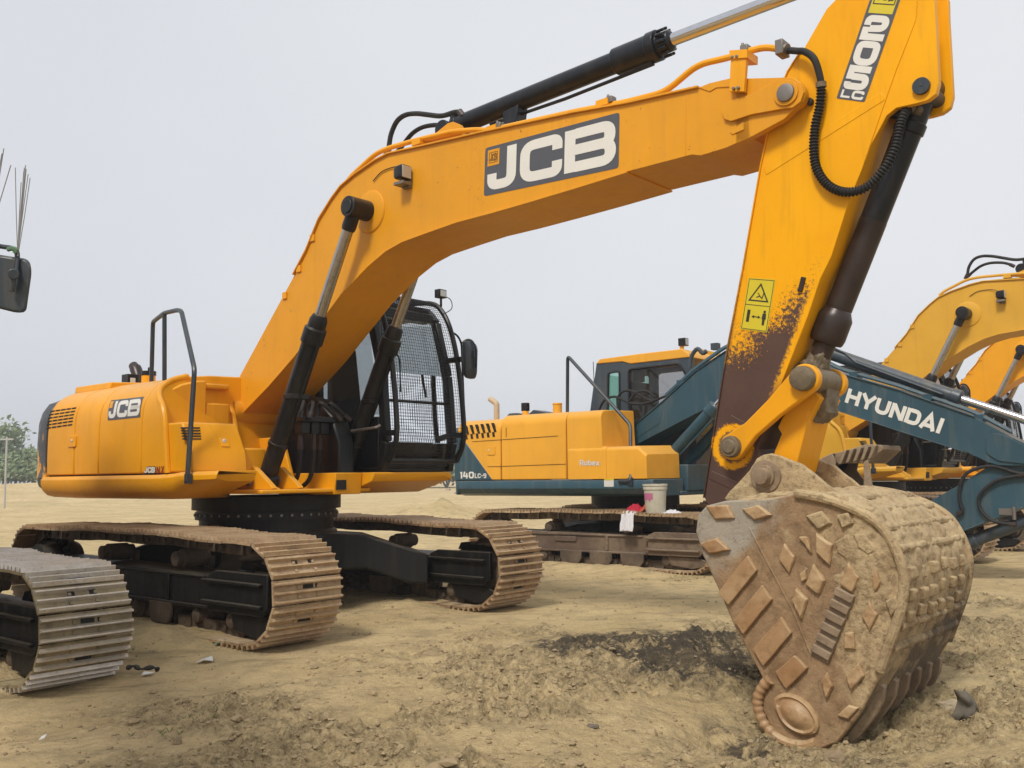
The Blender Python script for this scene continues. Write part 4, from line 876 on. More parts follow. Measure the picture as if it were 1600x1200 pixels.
    # wear lumps and plates on the near flank
    dm = [((105, 265), (190, 262), (215, 312), (140, 315)), ((240, 275), (305, 262), (355, 300), (290, 320)), ((85, 405), (150, 385), (200, 430), (120, 447)), ((400, 405), (440, 455), (420, 525), (380, 465)), ((455, 380), (490, 380), (505, 445)), ((520, 365), (583, 410), (572, 490), (520, 440)), ((590, 400), (640, 370), (665, 420), (640, 470), (600, 440)), ((660, 370), (700, 365), (750, 430), (720, 450), (680, 420)), ((480, 560), (510, 480), (555, 545), (530, 600)), ((460, 520), (480, 500), (485, 540), (465, 550)), ((610, 560), (640, 475), (685, 530), (655, 595)), ((430, 620), (445, 570), (490, 615), (465, 690)), ((690, 680), (720, 625), (750, 670), (720, 735)), ((730, 540), (745, 500), (765, 550), (740, 590)), ((780, 620), (820, 600), (840, 640), (800, 680)), ((625, 740), (660, 735), (668, 805), (625, 800)), ((630, 900), (680, 850), (700, 900), (650, 960)), ((540, 920), (560, 890), (585, 940), (560, 985)), ((600, 1050), (640, 1010), (680, 1020), (640, 1065)), ((480, 300), (540, 285), (580, 330), (530, 355)), ((600, 300), (640, 290), (660, 330), (620, 350))]
    for sv in (-1,):
        for i, d2 in enumerate(dm):
            pts = s3(Z7(*d2)); cx = sum(p[0] for p in pts)/len(pts); cz = sum(p[1] for p in pts)/len(pts); h = .020+.008*((i*7) % 3)/2; y0, y1 = sv*(W0-.002), sv*(W0+h); b = MB()
            b.rings([[(p[0], y0, p[1]) for p in pts], [(cx+(p[0]-cx)*.97, y0+(y1-y0)*.6, cz+(p[1]-cz)*.97) for p in pts], [(cx+(p[0]-cx)*.84, y1, cz+(p[1]-cz)*.84) for p in pts]])
            muddy(b.build('wear_lump', m_bktplate if i not in (6, 7, 14, 19, 20) else m_bktback, bucket, bevel=.004), .012, .045)
        for d2 in (((155, 590), (265, 450), (300, 505), (195, 635)), ((215, 695), (320, 560), (355, 615), (250, 745)), ((285, 800), (390, 680), (430, 740), (325, 865)), ((370, 885), (440, 825), (490, 870), (410, 950))):
            b = MB(); b.prism(s3(Z7(*d2)), *sorted((sv*(W0-.002), sv*(W0+.026)))); muddy(b.build('wear_plate', m_bktplate, bucket, bevel=.005), .010, .06)
        b = MB(); A4, B4 = Vector(s3(Z7((632, 585)))[0]), Vector(s3(Z7((530, 840)))[0]); ax = (B4-A4); cr_ = Vector((ax.y, -ax.x)).normalized()*.052
        for i in range(6):
            p0 = A4+ax*(i/6); p1 = A4+ax*((i+.62)/6); b.prism([tuple(p0+cr_), tuple(p1+cr_), tuple(p1-cr_), tuple(p0-cr_)], *sorted((sv*(W0+.010), sv*(W0+.032))))
        b.prism([tuple(A4+cr_), tuple(B4+cr_), tuple(B4-cr_), tuple(A4-cr_)], *sorted((sv*(W0-.002), sv*(W0+.0095)))); b.build('wear_bar', m_bktold, bucket, bevel=.004)
        b = MB()
        for pp in (((265, 345), (330, 470), (430, 660), (500, 830)),): b.tube([(u, sv*W0, z) for u, z in s3(Z7(*pp))], .006, 6)
        b.build('weld_bead', m_bkt, bucket)
        # side cutter: ribbed ring and shield
        b = MB(); rp_ = [(u, sv*(W0+.012), z) for u, z in s3(Z7((345, 915), (318, 945), (302, 985), (305, 1030), (325, 1080), (362, 1122), (410, 1150), (470, 1162), (520, 1150)))]
        b.tube(spline(rp_, 7), .030, 10, rf=lambda i: (.031 if i % 4 < 2 else .026) if i < 36 else .026)
        pl_ = s3(Z7((352, 985), (395, 962), (450, 972), (500, 1010), (535, 1070), (530, 1112), (490, 1128), (435, 1112), (385, 1070))); cx = sum(p[0] for p in pl_)/9; cz = sum(p[1] for p in pl_)/9; pl_ = rnd(pl_, .05, 4, True)
        b.rings([[(cx+(p[0]-cx)*k_, sv*(W0+y_), cz+(p[1]-cz)*k_) for p in pl_] for y_, k_ in ((-.004, 1), (.022, .97), (.034, .86), (.026, .74), (.030, .60), (.050, .42), (.056, .2))])
        b.build('side_cutter', m_bktplate, bucket, bevel=.003)
    # ribs and wear blocks across the back
    acc = [0]
    for p, q_ in zip(bl, bl[1:]): acc.append(acc[-1]+math.hypot(q_[0]-p[0], q_[1]-p[1]))
    def on(d):
        u = float(np.interp(d, acc, [p[0] for p in bl])); z = float(np.interp(d, acc, [p[1] for p in bl])); u2 = float(np.interp(d+.02, acc, [p[0] for p in bl])); z2 = float(np.interp(d+.02, acc, [p[1] for p in bl]))
        t = Vector((u2-u, z2-z)).normalized(); n_ = Vector((-t.y, t.x)); n_ = n_ if n_.dot(Vector((u-c_[0], z-c_[1]))) > 0 else -n_
        return Vector((u, z)), t, n_
    LB = acc[-1]
    # dried mud caked over the back and the upper flank
    b = MB(); nu, nv = 110, 60; vs = []
    for i in range(nu):
        p, t, n_ = on(LB*(.02+.74*i/(nu-1)))
        for j in range(nv):
            v = -W0+.012+(2*W0-.024)*j/(nv-1); q = Vector((p.x*1.0, v, p.y)); f_ = i/(nu-1)
            m_ = mnoise.noise(q*2.6)*.6+mnoise.noise(q*6+Vector((3, 1, 0)))*.5+mnoise.noise(q*19)*.30+mnoise.noise(q*45)*.14
            h = -.014+.046*(m_+.70-.55*max(0, f_-.40)*2)
            h = min(h, .055)*min(1, j/3, (nv-1-j)/3, i/4, (nu-1-i)/4); vs.append((p.x+n_.x*h, v, p.y+n_.y*h))
    b.add(vs, [(i*nv+j, i*nv+j+1, (i+1)*nv+j+1, (i+1)*nv+j) for i in range(nu-1) for j in range(nv-1)])
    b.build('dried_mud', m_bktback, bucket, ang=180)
    b = MB(); vs = []; nu, nv = 90, 90
    for i in range(nu):
        for j in range(nv):
            zx, zy = 330+500*i/(nu-1), 225+640*j/(nv-1); u, z = s3(Z7((zx, zy)))[0]; q = Vector((u, 0, z))
            edge = min(1, min(i, nu-1-i, j, nv-1-j)/8)
            reg = 1.25-math.hypot((zx-720)/250, (zy-470)/400)
            m_ = mnoise.noise(q*3)*.7+mnoise.noise(q*8+Vector((5, 1, 0)))*.5+mnoise.noise(q*22)*.3+mnoise.noise(q*50)*.15
            lim = float(np.interp(zy, [246, 304, 384, 470, 560, 690, 865], [590, 705, 785, 822, 836, 814, 750]))
            if zx > lim: u, z = s3(Z7((lim, zy)))[0]
            h = -.012+edge*.030*max(-.4, min(1.3, m_*.9+reg-.15)) if zx < lim else -.012
            vs.append((u, -W0-h, z))
    b.add(vs, [(i*nv+j, i*nv+j+1, (i+1)*nv+j+1, (i+1)*nv+j) for i in range(nu-1) for j in range(nv-1)])
    b.build('dried_mud', m_bktback, bucket, ang=180)
    b = MB(); rib = random.Random(3)
    for f_ in (.30, .36, .415, .47, .645, .70):
        p, t, n_ = on(LB*f_); b.rings([[tuple((p+t*x+n_*y)[k] if k != 1 else 0 for k in (0,))+(vv,)+((p+t*x+n_*y)[1],) for x, y in ((-.024, -.01), (-.02, .012), (-.008, .024), (.008, .024), (.02, .012), (.024, -.01))] for vv in np.linspace(-W0+.03, W0-.03, 12)])
    muddy(b.build('wear_strip', m_bktback, bucket, bevel=.004), .022, .05)
    for row, f_ in enumerate((.525, .575, .62)):
        n_b = 6
        for i in range(n_b):
            p, t, n_ = on(LB*f_); v0 = -W0+.06+i*(2*W0-.12)/n_b; v1 = v0+(2*W0-.12)/n_b-.045; b = MB(); rs = []; v0 += rib.uniform(-.015, .02); v1 += rib.uniform(-.025, .01); n_ = n_*rib.uniform(.45, 1.05); p = p+t*rib.uniform(-.012, .012)
            for y, k in ((-.01, 1), (.018, .96), (.032, .72)):
                rs.append([(float((p+t*x*k+n_*y).x), (v0+v1)/2+(vv-(v0+v1)/2)*k, float((p+t*x*k+n_*y).y)) for x, vv in ((-.034, v0), (.034, v0+.02), (.034, v1), (-.034, v1-.02))])
            b.rings(rs); b.build('wear_block', m_bktback, bucket, bevel=.006)
    for i in range(6):
        b = MB(); v0 = -W0+.10+i*.19; rs = []
        for f_ in np.linspace(.80, 1.0, 7):
            p, t, n_ = on(LB*f_-.001); h = .045 if f_ > .82 else .02; rs.append([(p.x-n_.x*.01, v0, p.y-n_.y*.01), (p.x+n_.x*h, v0+.012, p.y+n_.y*h), (p.x+n_.x*h, v0+.058, p.y+n_.y*h), (p.x-n_.x*.01, v0+.07, p.y-n_.y*.01)])
        b.rings(rs); b.build('tooth_adapter', m_bktold, bucket, bevel=.005)
        e0 = Vector(s3(Z7((500, 1176)))[0]); b = MB(); b.rings([[(e0.x+dx, v0+.035+sw*hw, e0.y+dz+sh) for sw, sh in ((-1, .04*k), (1, .04*k), (1, -.04*k), (-1, -.04*k))] for dx, dz, hw, k in ((.05, .05, .045, 1), (-.08, -.0, .045, .9), (-.2, -.02, .035, .25))]); b.build('tooth', m_bktold, bucket, bevel=.005)
    # hinge ears
    Z8 = lambda *p: Q((1080, 640), 4.6156, *p)
    for v0 in (-.245, .195):
        b = MB(); b.prism(s3(Z8((235, 640), (330, 530), (420, 440), (470, 355), (520, 325), (575, 318), (650, 340), (800, 402), (900, 482), (1000, 562), (1075, 625), (1040, 680), (300, 690)), -.245), v0, v0+.05)
        muddy(b.build('hinge_ear', m_bktback, bucket, bevel=.008), .014, .06)
    c = J.P(1196, 744, -.25); b = MB(); b.lathe((c[0], -.325, c[2]), (c[0], .325, c[2]), [(0, .03), (.002, .046), (.05, .05), (.052, .062), (.075, .066), (.58, .066), (.60, .05), (.648, .046), (.65, .02)], 26); b.lathe((c[0], -.258, c[2]), (c[0], -.246, c[2]), [(0, .085), (.001, .095), (.012, .10)], 26); b.build('hinge_pin', m_bktold, bucket)
    return house
def rndrect(x0, x1, y0, y1, z): return [(x, y, z) for x, y in rnd([(x0, y0), (x1, y0), (x1, y1), (x0, y1)], .08, 3, True)]

big = empty('excavator', J, 'large yellow excavator with muddy bucket resting on the ground in front', 'excavator', 'excavators parked in the yard')
HOUSE = big_excavator(big)
# ------------------------------------------------------------------ the teal and yellow excavator
def teal_excavator(root):
    F = HY
    undercarriage(root, [m_shoe, m_edge, m_dark], m_brownframe, m_mudwheel, .6, 1.0, 1.84, -1.99, .345, .171, .62, (.60, .93), seed=9)
    S_ = lambda pts, v: [F.S(x, y, v) for x, y in pts]
    def prof(v0, z0, z1, r, n=5): # flank with a rounded top edge, to the middle of the machine
        return [(v0, z0)]+[(v0+r-r*math.cos(PI/2*i/n), z1-r+r*math.sin(PI/2*i/n)) for i in range(n+1)]+[(-.35, z1+.02), (-.35, z0)]
    def sect(name, u0, u1, z0, z1, r, mat=m_yel2, v0=-1.2, du=0., bev=.014):
        b = MB(); p = prof(v0, z0, z1, r); b.rings([[(u0, v, z) for v, z in p], [(u1-(du if z > z0+.2 else 0), v, z) for v, z in p]]); return b.build(name, mat, root, bevel=bev)
    b = MB(); b.rings([[(u, v, z) for v, z in ((-1.2+k, 1.165), (-1.215+k, 1.14), (-1.215+k, 1.05), (-1.16+k, .98), (-1.03+k, .945), (-.4, .945), (-.4, 1.165))] for u, k in ((-2.34, .06), (-2.30, .0), (.88, .0), (.98, .01))])
    b.box(-1.5, 1.0, -.5, .35, .945, 1.0); b.box(-1.5, 1.05, .35, 1.22, .945, 1.16); b.build('side_skirt', m_teal, root, bevel=.012)
    sect('rear_door', -2.29, -1.475, 1.172, 2.05, .20)
    sect('engine_panel', -1.46, -.345, 1.172, 2.09, .16); sect('front_cheek', -.33, .25, 1.172, 2.085, .12, du=.03)
    b = MB(); p = prof(-1.215, 1.172, 1.60, .06); b.rings([[(-.30, v, z) for v, z in p], [(.30, v, z) for v, z in p]]); b.rings([[(u, v, z*k+1.172*(1-k)) for v, z in p] for u, k in ((.302, .98), (.78, .98), (.90, .72), (.905, .0+.01))])
    tb = b.build('tool_box', m_yel2, root, bevel=.014)
    fn = quadmap([F.P(906, 718.5, -1.217), F.P(937, 718.5, -1.217), F.P(937, 727.5, -1.217), F.P(906, 727.5, -1.217)], 3.6, 1.); b = MB(); word(b, 'Robex', 0, 3.6, 0, 1, fn, w=.27, gap=.12, lift=.003); b.build('series_lettering', m_label, tb, smooth=False)
    # seams and latch on the flank
    b = MB()
    for x0, y0, x1, y1 in ((783, 687, 872, 681), (762, 729, 783, 728.6), (783, 728.6, 884, 725), (738, 690, 783, 687)): b.bar(F.P(x0, y0, -1.2005), F.P(x1, y1, -1.2005), .004, .012, up=(0, 1, 0))
    b.bar(F.P(791, 668, -1.201), F.P(791, 683, -1.201), .004, .012, up=(0, 1, 0)); pn = b.build('panel_seam', m_dark, root, smooth=False)
    b = MB(); q = S_(((762, 698), (774, 697), (774, 711), (762, 711)), -1.2); b.prism(rnd(q, .02, 3, True), -1.21, -1.19); b.cyl((q[0][0]+.03, -1.215, q[0][1]-.05), (q[0][0]+.03, -1.2, q[0][1]-.05), .012, mat=1); b.build('door_latch', [m_yel2, m_label], root, bevel=.003)
    b = MB()
    for row, (yt, hgt, n_) in enumerate(((661, 14, 6), (675, 7.5, 6))):
        for i in range(n_):
            x = 725+i*8.5+row*1.5; y = yt+ (5-i)*.8; q = S_(((x, y), (x+3.4, y-.2), (x+7.2*hgt/12, y+hgt), (x+7.2*hgt/12-3.4, y+hgt)), -1.2); b.prism(q, -1.205, -1.18)
    b.build('vent_grille', m_dark, root, smooth=False)
    b = MB(); cwp = [(-2.345, 1.168), (-1.62, 1.168), (-2.24, 1.86), (-2.36, 1.95)]; b.prism(cwp, -1.206, -1.10)
    b.rings([[(u, v, z) for u, v in ((-2.30, -1.19), (-2.36, -1.16), (-2.44, -1.0), (-2.5, -.5), (-2.5, .5), (-2.44, 1.0), (-2.36, 1.16), (-2.30, 1.19))] for z in (.96, 1.0, 1.75, 1.80)]); cw = b.build('counterweight', m_teal, root, bevel=.015)
    fn = quadmap([F.P(718, 737, -1.208), F.P(741, 737, -1.208), F.P(741, 747.6, -1.208), F.P(718, 747.6, -1.208)], 2.3, 1.); b = MB(); word(b, '140', .05, 2.25, 0, 1, fn, w=.30, gap=.16, lift=.003)
    fn = quadmap([F.P(742, 739.5, -1.208), F.P(760, 739.5, -1.208), F.P(760, 747.2, -1.208), F.P(742, 747.2, -1.208)], 2.5, 1.); word(b, 'LC-9', 0, 2.5, 0, 1, fn, w=.30, gap=.15, lift=.003); b.build('model_lettering', m_white, cw, smooth=False)
    b = MB(); q = S_(((944, 748.5), (959, 748), (959, 760.5), (944, 760.5)), -1.217); b.prism(q, -1.2195, -1.21); q2 = S_(((944, 748.5), (959, 748), (959, 750.3), (944, 750.5)), -1.22); b.prism(q2, -1.2215, -1.2192, 1); b.build('notice_label', [m_label, m_stick], root, smooth=False)
    # small fittings on the hood
    b = MB(); u = F.S(821, 640, -.8)[0]; b.cyl((u, -.8, 2.06), (u, -.8, 2.16), .05); b.box(u-.05, u+.05, -.84, -.76, 2.16, 2.28, 1); b.build('work_lamp', [m_yel2, m_black], root, bevel=.008)
    b = MB(); u = F.S(871, 640, -.8)[0]; b.cyl((u, -.8, 2.08), (u, -.8, 2.22), .065); b.cyl((u, -.8, 2.22), (u, -.8, 2.245), .07); b.build('filler_cap', m_yel2, root, bevel=.006)
    b = MB(); u = F.S(776, 640, -.4)[0]; b.tube(rnd([(u, -.4, 2.0), (u, -.4, 2.34), (u-.13, -.4, 2.42)], .03), .044, 14); b.build('exhaust_pipe', m_cream, root)
    b = MB(); u = F.S(835, 640, -.5)[0]; b.prism([(u-.1, 2.09), (u+.3, 2.09), (u+.3, 2.14), (u+.05, 2.19)], -.6, -.3); b.prism([(u-.5, 2.08), (u-.25, 2.08), (u-.27, 2.16), (u-.4, 2.16)], -.6, -.4); b.build('hood_lid', m_cabteal, root, bevel=.01)
    b = MB(); A, B, Cc, D, E_ = F.P(886.5, 648, -.80), F.P(887, 556, -.85), F.P(985, 664, -1.0), F.P(986, 744, -1.2), F.P(967, 752, -1.23); b.tube(rnd([A, B, Cc, D, F.P(984, 752, -1.23), E_], .06, 5), .024, 10); b.box(D[0]-.03, D[0]+.04, -1.235, -1.20, D[2]-.12, D[2]-.02); b.build('handrail', m_rail, root)
    # cab
    v0, v1 = .25, 1.15
    out = S_(((932, 567), (922, 641), (928, 720), (1075, 720), (1082, 600), (1077, 553)), v0); b = MB(); b.prism(out, v0, v0+.02); b.prism(out, v1-.02, v1)
    # pillars make the openings; glass sits between them
    b = MB()
    w1 = S_(rnd([(950, 583), (968, 580), (968.5, 655), (949, 661)], 5, 4, True), v0); w2 = S_(rnd([(982, 577), (1062, 568), (1074, 590), (1074, 655), (983, 660)], 6, 4, True), v0)
    def panel_with_holes(outer, holes, va, vb):
        import bmesh
        bm = bmesh.new(); es = []
        for loop in [outer]+holes:
            vs = [bm.verts.new((p[0], va, p[1])) for p in loop]
            es += [bm.edges.new((vs[i], vs[(i+1) % len(vs)])) for i in range(len(vs))]
        bmesh.ops.triangle_fill(bm, use_beauty=True, use_dissolve=False, edges=es)
        g = bmesh.ops.extrude_face_region(bm, geom=bm.faces[:]); bmesh.ops.translate(bm, verts=[x for x in g['geom'] if isinstance(x, bmesh.types.BMVert)], vec=(0, vb-va, 0))
        bm.verts.index_update(); b.add([x.co[:] for x in bm.verts], [tuple(q.index for q in f.verts) for f in bm.faces]); bm.free()
    for va, vb in ((v0, v0+.05), (v1-.05, v1)): panel_with_holes(out, [w1, w2], va, vb)
    fz = lambda u: None
    ob = [p for p in out]; rear_u = ob[1][0]; front_u = max(p[0] for p in ob)
    b.box(rear_u-.02, front_u, v0+.0505, v1-.0505, 1.16, 1.75); b.box(front_u-.10, front_u-.02, v0+.051, v0+.12, 1.75, 2.85); b.box(front_u-.10, front_u-.02, v1-.12, v1-.051, 1.75, 2.85); b.box(rear_u+.08, rear_u+.2, v0+.051, v1-.051, 1.75, 2.0)
    cab = b.build('cab', m_cabteal, root, smooth=False, bevel=.006)
    b = MB(); rf = S_(((933, 566), (937, 561), (1000, 552.5), (1066, 545), (1076, 553), (1078, 558), (985, 568.5), (972, 565), (932, 568.5)), v0-.012); b.prism(rf, v0-.014, v1+.014); b.build('roof', m_yel2, cab, bevel=.012)
    b = MB()
    for vv in (v0+.025, v1-.025): b.add([(p[0], vv, p[1]) for p in w1], [tuple(range(len(w1)))])
    b.add([(rear_u+.14, v0+.15, 2.0), (rear_u+.14, v1-.15, 2.0), (rear_u+.12, v1-.15, 2.75), (rear_u+.12, v0+.15, 2.75)], [(0, 1, 2, 3)]); b.build('window', m_glasst, cab, smooth=False)
    b = MB()
    for vv in (v0+.025, v1-.025): b.add([(p[0], vv, p[1]) for p in w2], [tuple(range(len(w2)))])
    b.add([(front_u-.06, v0+.13, 1.76), (front_u-.06, v1-.13, 1.76), (front_u-.06, v1-.13, 2.84), (front_u-.06, v0+.13, 2.84)], [(0, 1, 2, 3)]); b.build('window', m_glassd, cab, smooth=False)
    for w_ in (w1, w2):
        b = MB(); b.tube([(p[0], v0-.004, p[1]) for p in w_+[w_[0]]], .016, 6); b.build('window_seal', m_rubber, cab)
    b = MB(); b.box(-.25, .25, .45, .95, 1.75, 1.95); b.rings([rndrect(-.38, -.22, .45, .95, z) for z in (1.9, 2.5, 2.6)]); b.rings([rndrect(-.36, -.25, .58, .82, z) for z in (2.62, 2.8)]); b.build('seat', m_seat, cab, bevel=.03)
    c = F.P(1068, 534, .4); b = MB(); b.box(c[0]-.06, c[0]+.05, .35, .46, c[2]-.06, c[2]+.05, 0); b.box(c[0]+.051, c[0]+.056, .36, .45, c[2]-.05, c[2]+.04, 1); b.cyl((c[0]-.03, .4, c[2]-.13), (c[0]-.03, .4, c[2]-.05), .03, mat=2); b.build('work_lamp', [m_black, m_lampglass, m_yel2], cab, bevel=.006)
    b = MB(); c = F.P(928, 540, 1.1); b.cyl((c[0], 1.1, 2.3), (c[0]-.02, 1.1, 3.05), .006, n=6); b.build('aerial', m_black, cab)
    b = MB(); p = [F.P(x, y, -.02) for x, y in ((1078, 575), (1081, 556), (1090, 545), (1098, 552), (1104, 548))]; b.tube(spline(p, 4), .03, 8); b.bar(F.P(1085, 546, .1), F.P(1130, 556, .1), .03, .05, mat=1); q = F.P(1118, 541, .2); b.box(q[0]-.05, q[0]+.05, .15, .25, q[2]-.05, q[2]+.04); b.build('boom_lamp_guard', [m_cabteal, m_yel2], root)
    # boom: foot to bend, bend to nose
    vb = .22; top = S_(((955, 690), (968, 686), (996, 661), (1035, 628.5), (1087, 581), (1133, 550), (1170, 534), (1205, 531), (1250, 548), (1309, 583), (1406, 610.5), (1423, 617), (1523, 652), (1578, 682), (1612, 698)), -vb)
    bot = S_(((1614, 728), (1560, 727), (1543, 722), (1508, 705.5), (1403, 672), (1297, 637), (1240, 622), (1190, 618), (1130, 626), (1093, 642.5), (988, 697), (972, 712), (955, 712)), -vb)
    b = MB(); b.prism(top+bot, -vb, vb); b.strip(top[1:13], .012, -vb-.02, vb+.02); b.cyl((top[0][0]+.06, -.32, top[0][1]-.03), (top[0][0]+.06, .32, top[0][1]-.03), .11, n=24)
    b.strip(bot[3:11], .010, -vb-.012, vb+.012)
    nz = S_(rnd([(1541, 684), (1552, 676), (1570, 680), (1612, 702), (1612, 726), (1560, 720), (1541, 708)], 6, 3, True), -vb); b.prism(nz, -vb-.018, -vb-.0005)
    rf_ = S_(((1008, 673), (1066, 622), (1058, 655), (1012, 680)), -vb); b.prism(S_(((994, 680), (1035, 640), (1030, 662), (996, 684)), -vb), -vb-.006, -vb-.0005)
    boom = b.build('boom', m_teal, root, bevel=.010)
    fn = quadmap([F.P(1326.6, 606.6, -vb), F.P(1476.4, 654.7, -vb), F.P(1467.7, 677.7, -vb), F.P(1320, 628.4, -vb)], 6.6, 1.); b = MB(); word(b, 'HYUNDAI', 0, 6.6, 0, 1, fn, w=.27, gap=.10, lift=.003); b.build('maker_lettering', m_white, boom, smooth=False)
    b = MB(); p0 = F.P(966, 692, -.335); b.cyl(p0, (p0[0], -.30, p0[2]), .06, n=20); b.cyl((p0[0], -.30, p0[2]), (p0[0], .33, p0[2]), .05); b.build('pivot_pin', m_brownsteel, boom)
    # pipes and hoses on top of the boom
    b = MB()
    for v, dy in ((-.16, -3), (-.06, -5)):
        b.tube(rnd([F.P(x, y+dy, v) for x, y in ((1040, 622), (1087, 579), (1133, 546), (1172, 532), (1205, 529), (1250, 545), (1309, 579), (1406, 607), (1523, 648), (1580, 678))], .1, 3), .020, 8)
    for x, y in ((1065, 600), (1335, 588), (1450, 623), (1530, 655)): u, z = F.S(x, y, -.15); b.box(u-.05, u+.05, -.2, 0, z-.02, z+.05)
    b.build('service_pipe', m_teal, boom)
    for pts in (((936, 640), (945, 625), (962, 620), (985, 630), (1005, 631), (1022, 626), (1042, 618)), ((966, 640), (965, 622), (975, 611), (990, 612), (1008, 622), (1020, 628)), ((960, 688), (958, 675), (968, 665), (985, 662), (998, 655)), ((982, 628), (996, 613), (1012, 612), (1022, 620))):
        hose(boom, 'hydraulic_hose', [F.P(x, y, -.05) for x, y in pts], .018, ferr=False)
    # cylinders
    A_, B_ = Vector(F.P(1300, 553, 0)), Vector(F.P(1503, 624, 0)); d_ = (B_-A_).normalized(); A_ = A_-d_*.55; L = (B_-A_).length; C_ = Vector(F.P(1625, 664, 0))
    b = MB(); b.lathe(A_, B_, [(0, .05), (.02, .08), (L-.30, .08), (L-.29, .082), (L-.12, .082), (L-.119, .098), (L-.02, .098), (L, .06)], 24); b.tube([A_+d_*.5+Vector((0, -.07, .06)), A_+d_*.55+Vector((0, -.07, .09)), A_+d_*.75+Vector((0, -.07, .07)), A_+d_*.9+Vector((0, -.085, .0)), A_+d_*(L-.2)+Vector((0, -.10, -.02))], .014, 8); dc = root_part(b, 'dipper_cylinder', m_cabteal, root); b = MB(); b.cyl(B_, C_, .05, n=20); b.build('rod', m_chrome, dc)
    for sv in (-1, 1):
        A_, B_ = Vector(F.P(1020, 742, -.32)), Vector(F.P(1118, 634, -.32)); A_.y = B_.y = .32*sv; d_ = (B_-A_).normalized(); L = (B_-A_).length
        b = MB(); b.lathe(A_, B_, [(0, .05), (.05, .075), (L-.15, .075), (L-.14, .09), (L, .09), (L+.01, .05)], 22); b.tube([A_+d_*.3+Vector((.06, 0, -.06)), A_+d_*(L*.9)+Vector((.07, 0, -.07))], .016, 8); b.cyl((A_.x, A_.y-.1, A_.z), (A_.x, A_.y+.1, A_.z), .08)
        c_ = root_part(b, 'boom_cylinder', m_teal, root); b = MB(); b.cyl(B_, B_+d_*.55, .04); b.build('rod', m_chrome, c_)
    b = MB(); b.box(.2, 1.02, -.34, .34, 1.0, 1.35); b.prism([(-.4, 1.0), (.3, 1.0), (.1, 1.75), (-.35, 1.75)], -.30, -.26); b.prism([(-.4, 1.0), (.3, 1.0), (.1, 1.75), (-.35, 1.75)], .26, .30); b.build('turntable_frame', m_teal, root, bevel=.01)
    # dipper arm folded back under the boom, its cylinder and the bucket
    va = .16; o_ = S_(((1622, 700), (1600, 722), (1554, 720), (1540, 731), (1496, 759.5), (1451, 784), (1395, 820), (1340, 852), (1338, 872), (1352, 880), (1400, 866), (1511, 828), (1600, 793), (1645, 770), (1640, 715)), -va)
    b = MB(); b.prism(o_, -va, va); b.strip(o_[10:13], .012, -va-.012, va+.012); arm = b.build('dipper_arm', m_teal, root, bevel=.010)
    A_, B_ = Vector(F.P(1640, 800, 0)), Vector(F.P(1500, 853, 0)); d_ = (B_-A_).normalized(); L = (B_-A_).length; b = MB(); b.lathe(A_, B_, [(0, .05), (.02, .07), (L-.2, .07), (L-.19, .085), (L, .085), (L+.01, .04)], 22); c_ = root_part(b, 'bucket_cylinder', m_cabteal, root); b = MB(); b.cyl(B_, B_+d_*.8, .04); b.build('rod', m_chromeold, c_)
    for pts in (((1610, 742), (1585, 738), (1555, 729), (1530, 731), (1508, 742), (1499, 765), (1500, 785), (1504, 797), (1496, 804)), ((1600, 742), (1560, 750), (1535, 768), (1529, 785), (1537, 803), (1555, 815), (1586, 820))):
        hose(arm, 'hydraulic_hose', [F.P(x, y, -va-.04) for x, y in pts], .020)
    b = MB(); p = F.P(1585, 812, -va-.02); b.cyl(p, (p[0], p[1], p[2]+.14), .02); b.box(p[0]-.15, p[0]-.02, p[1], p[1]+.05, p[2]+.05, p[2]+.12, 0); b.build('pipe_clamp', [m_steel], arm)
    # bucket, curled with its lip and teeth upward
    bs = [(1262, 742), (1275, 720), (1297, 709), (1325, 699), (1351, 695), (1357, 697)]; b = MB()
    su = lambda pts, v: [F.S(x, y, v) for x, y in pts]
    sideo = su(((1262, 745), (1276, 720), (1300, 708), (1306, 722), (1303, 735), (1312, 748), (1350, 775), (1340, 850), (1300, 880), (1265, 850), (1255, 790)), -.42)
    b.prism(sideo, -.42, -.39); b.prism(sideo, .39, .42)
    backl = su(((1300, 708), (1276, 720), (1262, 745), (1255, 790), (1265, 850), (1300, 880), (1340, 850)), -.38); bi = [(p[0]+.03, p[1]-.005) for p in backl]; b.prism(backl+bi[::-1], -.3895, .3895)
    lipo = su(((1296, 710), (1350, 694), (1374, 695), (1376, 702), (1352, 724), (1304, 724)), -.42); b.prism(lipo, -.34, .39); b.prism(su(((1349, 722), (1356, 718), (1363, 762), (1356, 775), (1349, 770)), -.42), -.42, -.38)
    bk = b.build('bucket', m_bktold, root, bevel=.01)
    for i in range(5):
        x = 1318+i*11.5; b = MB(); q = [F.P(*p, -.425) for p in ((x, 704-i*1.8), (x+5.5, 702.5-i*1.8), (x-8+5.5, 724-i*2), (x-14+5.5, 726-i*2))]; b.add([(c[0], -.44, c[2]) for c in q]+[(c[0], -.33, c[2]) for c in q], [(0, 1, 2, 3), (4, 5, 6, 7), (0, 1, 5, 4), (1, 2, 6, 5), (2, 3, 7, 6), (3, 0, 4, 7)]); b.build('tooth', m_bktold, bk, bevel=.008)
def root_part(b, name, mat, root): return b.build(name, mat, root, bevel=.004)
teal = empty('excavator', HY, 'teal and yellow excavator with folded boom and brown tracks, parked behind the muddy bucket', 'excavator', 'excavators parked in the yard')
teal_excavator(teal)

